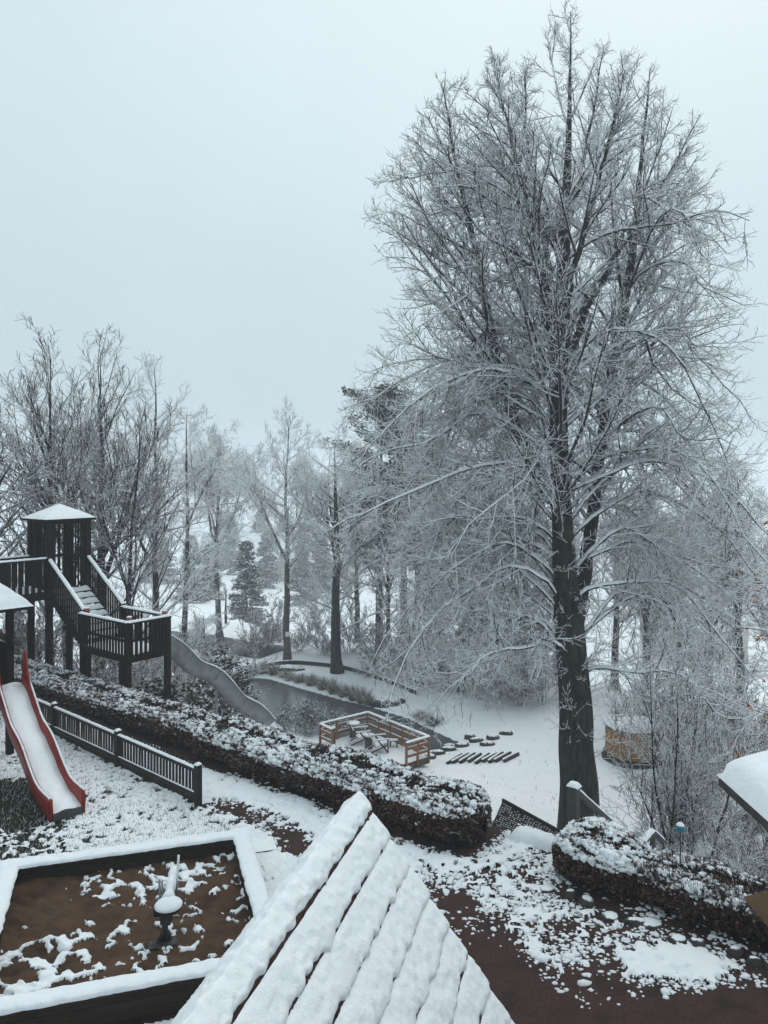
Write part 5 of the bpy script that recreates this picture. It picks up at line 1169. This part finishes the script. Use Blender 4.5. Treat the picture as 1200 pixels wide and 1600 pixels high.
a, b_ = onz(800, 1306, .02), onz(884, 1330, .02)
lg = thing('step_log', (a+b_)/2*[1, 1, 0], 'snow buried log step in front of the mesh platform', 'step'); polytube('log', [a, b_], [.10, .10], 10, M['log_wood'], lg); snow_ridge('snow', a+[0, 0, .0], b_+[0, 0, .0], .36, .19, lg, 3)
hr = thing('stair_handrail', (3.3, 13.4, 0), 'grey timber stair handrail with thick snow capped post running down the bank', 'handrail')
b0 = np.array([3.30, 13.35]); nn = NV
beam('post', (*b0, -.1), (*b0, 1.06), .16, .16, M['grey_wood'], hr, up=(*nn, 0)); snow_ridge('snow', (*(b0-nn*.09), 1.06), (*(b0+nn*.09), 1.06), .21, .09, hr, 4, step=.02)
r0 = (*(b0+nn*.05), .98); q1 = b0+nn*2.75; r1 = (*q1, -.92)
beam('rail', r0, r1, .08, .09, M['grey_wood'], hr); snow_ridge('snow', np.array(r0)+[0, 0, .05], np.array(r1)+[0, 0, .05], .08, .04, hr, 6)
for k in (1.1, 2.7): q = b0+nn*k; z_ = .98-(k-.05)*1.90/2.70; beam('post', (*q, gz(*q)-.1), (*q, z_), .10, .10, M['grey_wood'], hr, up=(*nn, 0))
hr2 = thing('stair_handrail', (5.35, 15.2, -1), 'short peaked timber handrail with snow behind the hedge by the garden ball', 'handrail')
pk_ = at(1020, 1300, 15.0); pl_, pr_ = at(1000, 1322, 14.4), at(1037, 1316, 15.3)
beam('rail', pl_, pk_, .09, .09, M['grey_wood'], hr2); beam('rail', pk_, pr_, .09, .09, M['grey_wood'], hr2); snow_ridge('snow', pl_+[0, 0, .045], pk_+[0, 0, .045], .12, .06, hr2, 8); snow_ridge('snow', pk_+[0, 0, .045], pr_+[0, 0, .045], .10, .04, hr2, 9)
for q in (pk_, pr_): beam('post', (q[0], q[1], gz(q[0], q[1])-.1), (q[0], q[1], q[2]), .09, .09, M['grey_wood'], hr2, up=(*nn, 0))
for q in (pl_,): beam('post', (q[0], q[1], gz(q[0], q[1])-.1), (q[0], q[1], q[2]), .09, .09, M['grey_wood'], hr2, up=(*nn, 0))
sth = thing('bank_stair', (*(b0+nn*.3), -.2), 'timber steps leading down the bank behind the hedge', 'stair')
for k in range(8):
    q = b0+nn*(.55+k*.33)+EV*.1; z_ = gz(*q)+.02; beam('tread', (*(q), z_), (*(q+EV*1.2), z_), .28, .10, M['log_wood'], sth); snow_ridge('snow', (*q, z_+.05), (*(q+EV*1.2), z_+.05), .28, .08, sth, k+20)

# ================================================================== TILED ROOF IN FRONT
ru = np.array([.269, .963, 0]); rv = np.array([.963, -.269, 0]); al = math.radians(53); d0 = 7.5
apex = np.array([-.0333*d0, d0, CAMZ-.4267*d0])
dnv = rv*math.cos(al)+np.array([0, 0, -math.sin(al)]); nrm = rv*math.sin(al)+np.array([0, 0, math.cos(al)])
lnv = -rv*math.cos(al)+np.array([0, 0, -math.sin(al)]); lnr = -rv*math.sin(al)+np.array([0, 0, math.cos(al)])
RL, SL = 5.2, 2.75
def rp_(k, s_, h=0): return apex-ru*k+dnv*s_+nrm*h
rf = thing('playhouse', (*(apex-ru*RL/2+rv*0)[:2], 0), 'steep tiled playhouse roof under thick snow with dark tile courses showing', 'playhouse')
base = wloc(rf)
GA = .315; NC = 9; TWd = .30
def tile_mesh():
    a, b_, t_ = TWd/2-.004, .19, .018
    xs = np.linspace(-a, a, 7); zc = .005*np.cos(xs/a*math.pi)
    V = []
    for y_, zz_ in ((-b_, 0), (b_, 0)):
        for x_, c in zip(xs, zc): V.append((x_, y_, c+t_)); 
        for x_, c in zip(xs, zc): V.append((x_, y_, c-.002))
    F = []
    for i in range(6): F += [(i, i+1, 14+i+1, 14+i), (7+i+1, 7+i, 21+i, 21+i+1), (i+1, i, 7+i, 7+i+1), (14+i, 14+i+1, 21+i+1, 21+i)]
    F += [(0, 14, 21, 7), (6, 13, 27, 20)]
    return mesh_py('tile', V, F, M['tile'])
tm = tile_mesh(); rt = random.Random(9)
def plane_tiles(dv, nv, ncol, nrow, sgn):
    X = Vector(ru)*(1 if sgn > 0 else -1); Yv = Vector(-dv); Z = Vector(nv)
    tilt = math.radians(4.5)
    for r in range(nrow):
        for c in range(ncol):
            p = Vector(apex)-Vector(ru)*((c+.5+.5*(r % 2))*TWd)+Vector(dv)*(r*GA+.30)+Vector(nv)*.030
            m_ = Matrix((X, Yv, Z)).transposed().to_4x4() @ Matrix.Rotation(tilt+rt.gauss(0, .006), 4, 'X') @ Matrix.Rotation(rt.gauss(0, .010), 4, 'Z'); m_.translation = p
            link('tile', tm, rf, basis=m_)
plane_tiles(dnv, nrm, 15, 8, 1); 
plane_tiles(lnv, lnr, 15, 5, -1)
# roof deck boards
for dv, nv in ((dnv, nrm), (lnv, lnr)):
    V = [apex+ru*-.02, apex-ru*RL, apex-ru*RL+dv*SL, apex-ru*.02+dv*SL]; V = V+[v-nv*.04 for v in V]
    o = bpy.data.objects.new('roof_deck', mesh_py('roof_deck', [Vector(v)-base for v in V], [(0,1,2,3),(7,6,5,4),(0,4,5,1),(1,5,6,2),(2,6,7,3),(3,7,4,0)], M['fence_wood'])); COL.objects.link(o); o.parent = rf
# verge board along the gable
beam('verge_board', rp_(.0, .0, -.03), rp_(.0, SL, -.03), .04, .14, M['fence_wood'], rf, up=tuple(nrm)); beam('verge_board', apex+lnv*0-lnr*.03, apex+lnv*SL-lnr*.03, .04, .14, M['fence_wood'], rf, up=tuple(lnr))
# snow strips on the courses
def strip(dv, nv, r, k0, k1, seed):
    nu_, nw = 190, 16; ks = np.linspace(k0, k1, nu_); wv = np.linspace(0, 1, nw)
    low_ = .095*(fbm(ks, ks*0+r, .10, 3, seed)-.25)+.055*(fbm(ks, ks*0+r, .6, 2, seed+1)-.40)
    Kk, Wv = np.meshgrid(ks, wv, indexing='ij')
    s_lo = r*GA+.30+.19-.005-np.clip(low_, -.012, .2); s_hi = r*GA+.30-.19+.02+(.030 if r == 0 else 0)
    S_ = s_hi+(s_lo[:, None]-s_hi)*Wv
    th_ = .056*(1-np.abs(Wv*2-1)**5*np.where(Wv > .5, 1, .45))**.6+(.024*(fbm(Kk, S_, .15, 3, seed+2)-.4)+.026*(fbm(Kk, S_, .05, 2, seed+4)-.5))*np.clip((1-Wv)*7, 0, 1)
    tl = .052+(Wv-.5)*.030
    e_ = np.clip(np.minimum(np.arange(nu_), nu_)/3., 0, 1)[:, None]**.5
    P = apex-ru*Kk[..., None]+dv*S_[..., None]+nv*(tl+(th_-.012)*e_)[..., None]
    P = np.concatenate([P[:, :], (P[:, -1:]-nv*.045*1.0-dv*.012)], 1)
    return P.reshape(-1, 3), grid_faces(nu_, nw+1)
for r in range(8):
    v_, f_ = strip(dnv, nrm, r, -.035+.02*math.sin(r*2.3), 4.9, 300+r*7); part('snow', v_, f_ if True else f_[:, ::-1], M['snow'], rf)
for r in range(5):
    v_, f_ = strip(lnv, lnr, r, -.02, 4.9, 400+r*7); part('snow', v_, f_[:, ::-1], M['snow'], rf)
# ridge: half-round cap tiles and their snow
for c in range(13):
    k = .02+c*.38; p0 = apex-ru*k+np.array([0, 0, .0]); p1 = apex-ru*(k+.40)+np.array([0, 0, .012]); polytube('ridge_tile', [p0, p1], [.045, .050], 12, M['tile'], rf)
ks = np.linspace(-.05, 4.9, 230); aa = np.linspace(-1.0, 1.0, 23); Kk, Aa = np.meshgrid(ks, aa, indexing='ij')
th2 = .050+.022*(fbm(Kk, Aa*.4, .20, 3, 501)-.5)*2+.020*(fbm(Kk, Aa*.3, .06, 2, 502)-.5)*2
rag = .165*(1+.40*(fbm(Kk, np.sign(Aa)*3.0, .10, 3, 505)-.5)+.15*(fbm(Kk, np.sign(Aa)*5.0, .8, 2, 506)-.5))
ab = np.sqrt(Aa*Aa+.012)-math.sqrt(.012)
ef = np.clip((Kk+.05)/.05+.15, .15, 1)**.5; ed = np.clip((1-np.abs(Aa))*5, 0, 1)**.5
dd_ = np.where(Aa[..., None] > 0, dnv, lnv); nn_ = np.where(Aa[..., None] > 0, nrm, lnr)
wgt = np.clip(np.abs(Aa)*2.2, 0, 1)[..., None]; nn_ = nn_*wgt+np.array([0, 0, 1.])*(1-wgt)
P = apex-ru*Kk[..., None]+dd_*(ab*rag)[..., None]+nn_*(.042+th2*ed*ef)[..., None]
part('snow', P.reshape(-1, 3), grid_faces(230, 23), M['snow'], rf)
# gable wall of planks under the roof
for k in range(15):
    off = (k-7)*.20; z1 = apex[2]-abs(off)*math.tan(al)-.10
    if z1 > .3: q = apex-ru*.25+rv*off; beam('plank', (q[0], q[1], -.02), (q[0], q[1], z1), .195, .03, M['fence_wood'], rf, up=tuple(ru))

# ================================================================== HOUSE WING AT THE RIGHT
hw = thing('house_wing', (4.8, 5, 0), 'snow covered roof corner of the house wing above a brown board', 'house')
ex, yy = 3.10, 7.0
def rz_(x): return 3.74+(x-ex)*.29
V = [(ex,yy,rz_(ex)),(6.8,yy,rz_(6.8)),(6.8,2.0,rz_(6.8)),(ex,2.0,rz_(ex))]; V = V+[(v[0], v[1], v[2]-.06) for v in V]
base = wloc(hw); o = bpy.data.objects.new('roof', mesh_py('roof', [Vector(v)-base for v in V], [(0,1,2,3)[::-1],(4,5,6,7),(0,4,5,1)[::-1],(1,5,6,2),(2,6,7,3),(3,7,4,0)], M['fence_wood'])); COL.objects.link(o); o.parent = hw
xs_ = np.linspace(0, 1, 60); ys_ = np.linspace(0, 1, 60); U, Q = np.meshgrid(xs_, ys_, indexing='ij')
X = ex-.05+U*3.6; Y = yy+.05-Q*5; e_ = np.clip(np.minimum(U*3.6, Q*5)/.16, 0, 1)**.45; Z = rz_(X)+.01+e_*(.13+.05*fbm(X, Y, .5, 3, 8)+.02*fbm(X, Y, .12, 2, 9)); 
part('snow', np.stack([X, Y, Z], -1).reshape(-1, 3), grid_faces(60, 60)[:, ::-1], M['snow'], hw)
beam('gutter', (ex-.02, yy, rz_(ex)-.05), (ex-.02, 2.0, rz_(ex)-.05), .07, .07, M['dark_metal'], hw)
for k in range(16): y_ = 6.4-k*.28; beam('wall_plank', (3.9, y_, 0), (3.9, y_, 3.9), .27, .04, M['fence_wood'], hw, up=(1, 0, 0))
cb = thing('brown_board', (3.6, 5, 2.9), 'bare brown wooden canopy board under the house wing roof', 'canopy')
V0 = [(3.04, 6.5, 2.93), (3.04, 2.5, 2.93)]
for k in range(4):
    x0 = 3.04+k*.21; z0 = 2.90+k*.21*.33; beam('board', (x0+.105, 6.5, z0+.035), (x0+.105, 2.5, z0+.035), .206, .035, M['board_wood'], cb, up=(-.31, 0, .95))
# snowy foreground branch with the last orange leaves, from a tree standing right of the view
fx, fy = 9.3, 14.0
ft = thing('leaning_tree', (fx, fy, gz(fx, fy)-.1), 'frosted side tree with a few orange leaves reaching in from the right', 'tree')
g = np.random.default_rng(31)
TP = spline([(fx, fy, gz(fx, fy)-.1, .16), (fx-.1, fy, 1.5, .13), (fx-.15, fy+.1, 4.5, .10), (fx-.3, fy, 7.5, .05), (fx-.4, fy, 9.0, .015)], 20); tP, tR = TP[None, :, :3], TP[None, :, 3]
Lf = lambda s_, t, Lp_, q, n: q.uniform(2.0, 3.3, n)
B1 = spawn(g, tP, tR, 16, .25, .92, 62, 10, Lf, 10, .35, .008, .02, -.30, .05, None, .3, .035, lambda s_: s_+np.array([1., .2, 0]))
lo = [spline([(fx, fy, 1.6, .04), (8.2, 13.8, 1.95, .032), (7.4, 13.6, 2.35, .024), (6.75, 13.5, 2.45, .015), (6.25, 13.4, 2.2, .008)], 10)]
B1 = (np.concatenate([B1[0], np.array(lo)[..., :3]]), np.concatenate([B1[1], np.array(lo)[..., 3]]))
B2 = spawn(g, *B1, 9, .2, .98, 45, 12, clen(.4, 1.2, .36), 7, .55, .0055, .0, -.14, .08, None, .4, .016)
B3 = spawn(g, *B2, 7, .1, 1, 45, 14, clen(.15, .45, .4), 4, .6, .0045, .0, -.03, .12, None, .4, .009)
part('trunk', *tubes(tP, tR, 9), M['bark_trunk'], ft); part('branches', *join_vf(tubes(*B1, 5), tubes(*B2, 4)), M['bark_branch'], ft); part('crown', *tubes(*B3, 3), M['twig'], ft)
part('snow', *join_vf(tubes(*snow_on(*B1), 4), tubes(*snow_on(*B2, .85), 3)), M['snow'], ft)
tips = B3[0][:, -1]; ppx = 600+tips[:, 0]/tips[:, 1]*1200; sel = tips[(ppx < 1215)]
if len(sel):
    ci = g.choice(len(sel), min(34, len(sel)), False)
    V, F, ti, sn = needles(g, sel[ci], 6, .058, .06, snowp=.15, flat=.8); V = V.reshape(-1, 4, 3)
    part('leaves', V.reshape(-1, 3), F, M['orange_leaf'], ft, False, dict(tint=ti, snow=sn*.6))

# snow lying on one piece of a thing belongs to that piece
CARRY = {'rail', 'top_rail', 'post', 'rim_board', 'step', 'tread', 'roof_panel', 'seat', 'boom', 'lever', 'bed', 'side_wall', 'post_cap', 'log', 'timber', 'stump', 'top', 'shaft', 'ball', 'rim'}
bpy.context.view_layer.update()
last, todo = {}, []
for o in ORDER:
    if o.parent is None or o.parent.parent is not None or o.type != 'MESH': continue
    nm = o.name.split('.')[0]
    if nm != 'snow': last[o.parent.name] = o
    else:
        q = last.get(o.parent.name)
        if q is not None and q.name.split('.')[0] in CARRY: todo.append((o, q, o.matrix_world.copy(), q.matrix_world.copy()))
for o, q, mo, mq in todo:
    o.parent = q; o.matrix_parent_inverse = Matrix.Identity(4); o.matrix_basis = mq.inverted() @ mo
# ================================================================== HAZE
hb = bpy.data.meshes.new('haze'); bm = bmesh.new(); bmesh.ops.create_cube(bm, size=1); bmesh.ops.scale(bm, vec=(2300, 1900, 51.5), verts=bm.verts); bmesh.ops.translate(bm, vec=(0, 450, -1.25), verts=bm.verts); bm.to_mesh(hb); bm.free()
hzm = bpy.data.materials.new('haze'); hzm.use_nodes = True; n = hzm.node_tree; n.nodes.clear(); om = n.nodes.new('ShaderNodeOutputMaterial'); pv = n.nodes.new('ShaderNodeVolumePrincipled')
pv.inputs['Color'].default_value = (.93, .97, 1, 1); pv.inputs['Density'].default_value = .0020; pv.inputs['Anisotropy'].default_value = .2
n.links.new(pv.outputs[0], om.inputs['Volume']); hb.materials.append(hzm)
ho = bpy.data.objects.new('haze', hb); COL.objects.link(ho); tag(ho, 'pale winter mist filling the valley air', 'haze', kind='stuff')
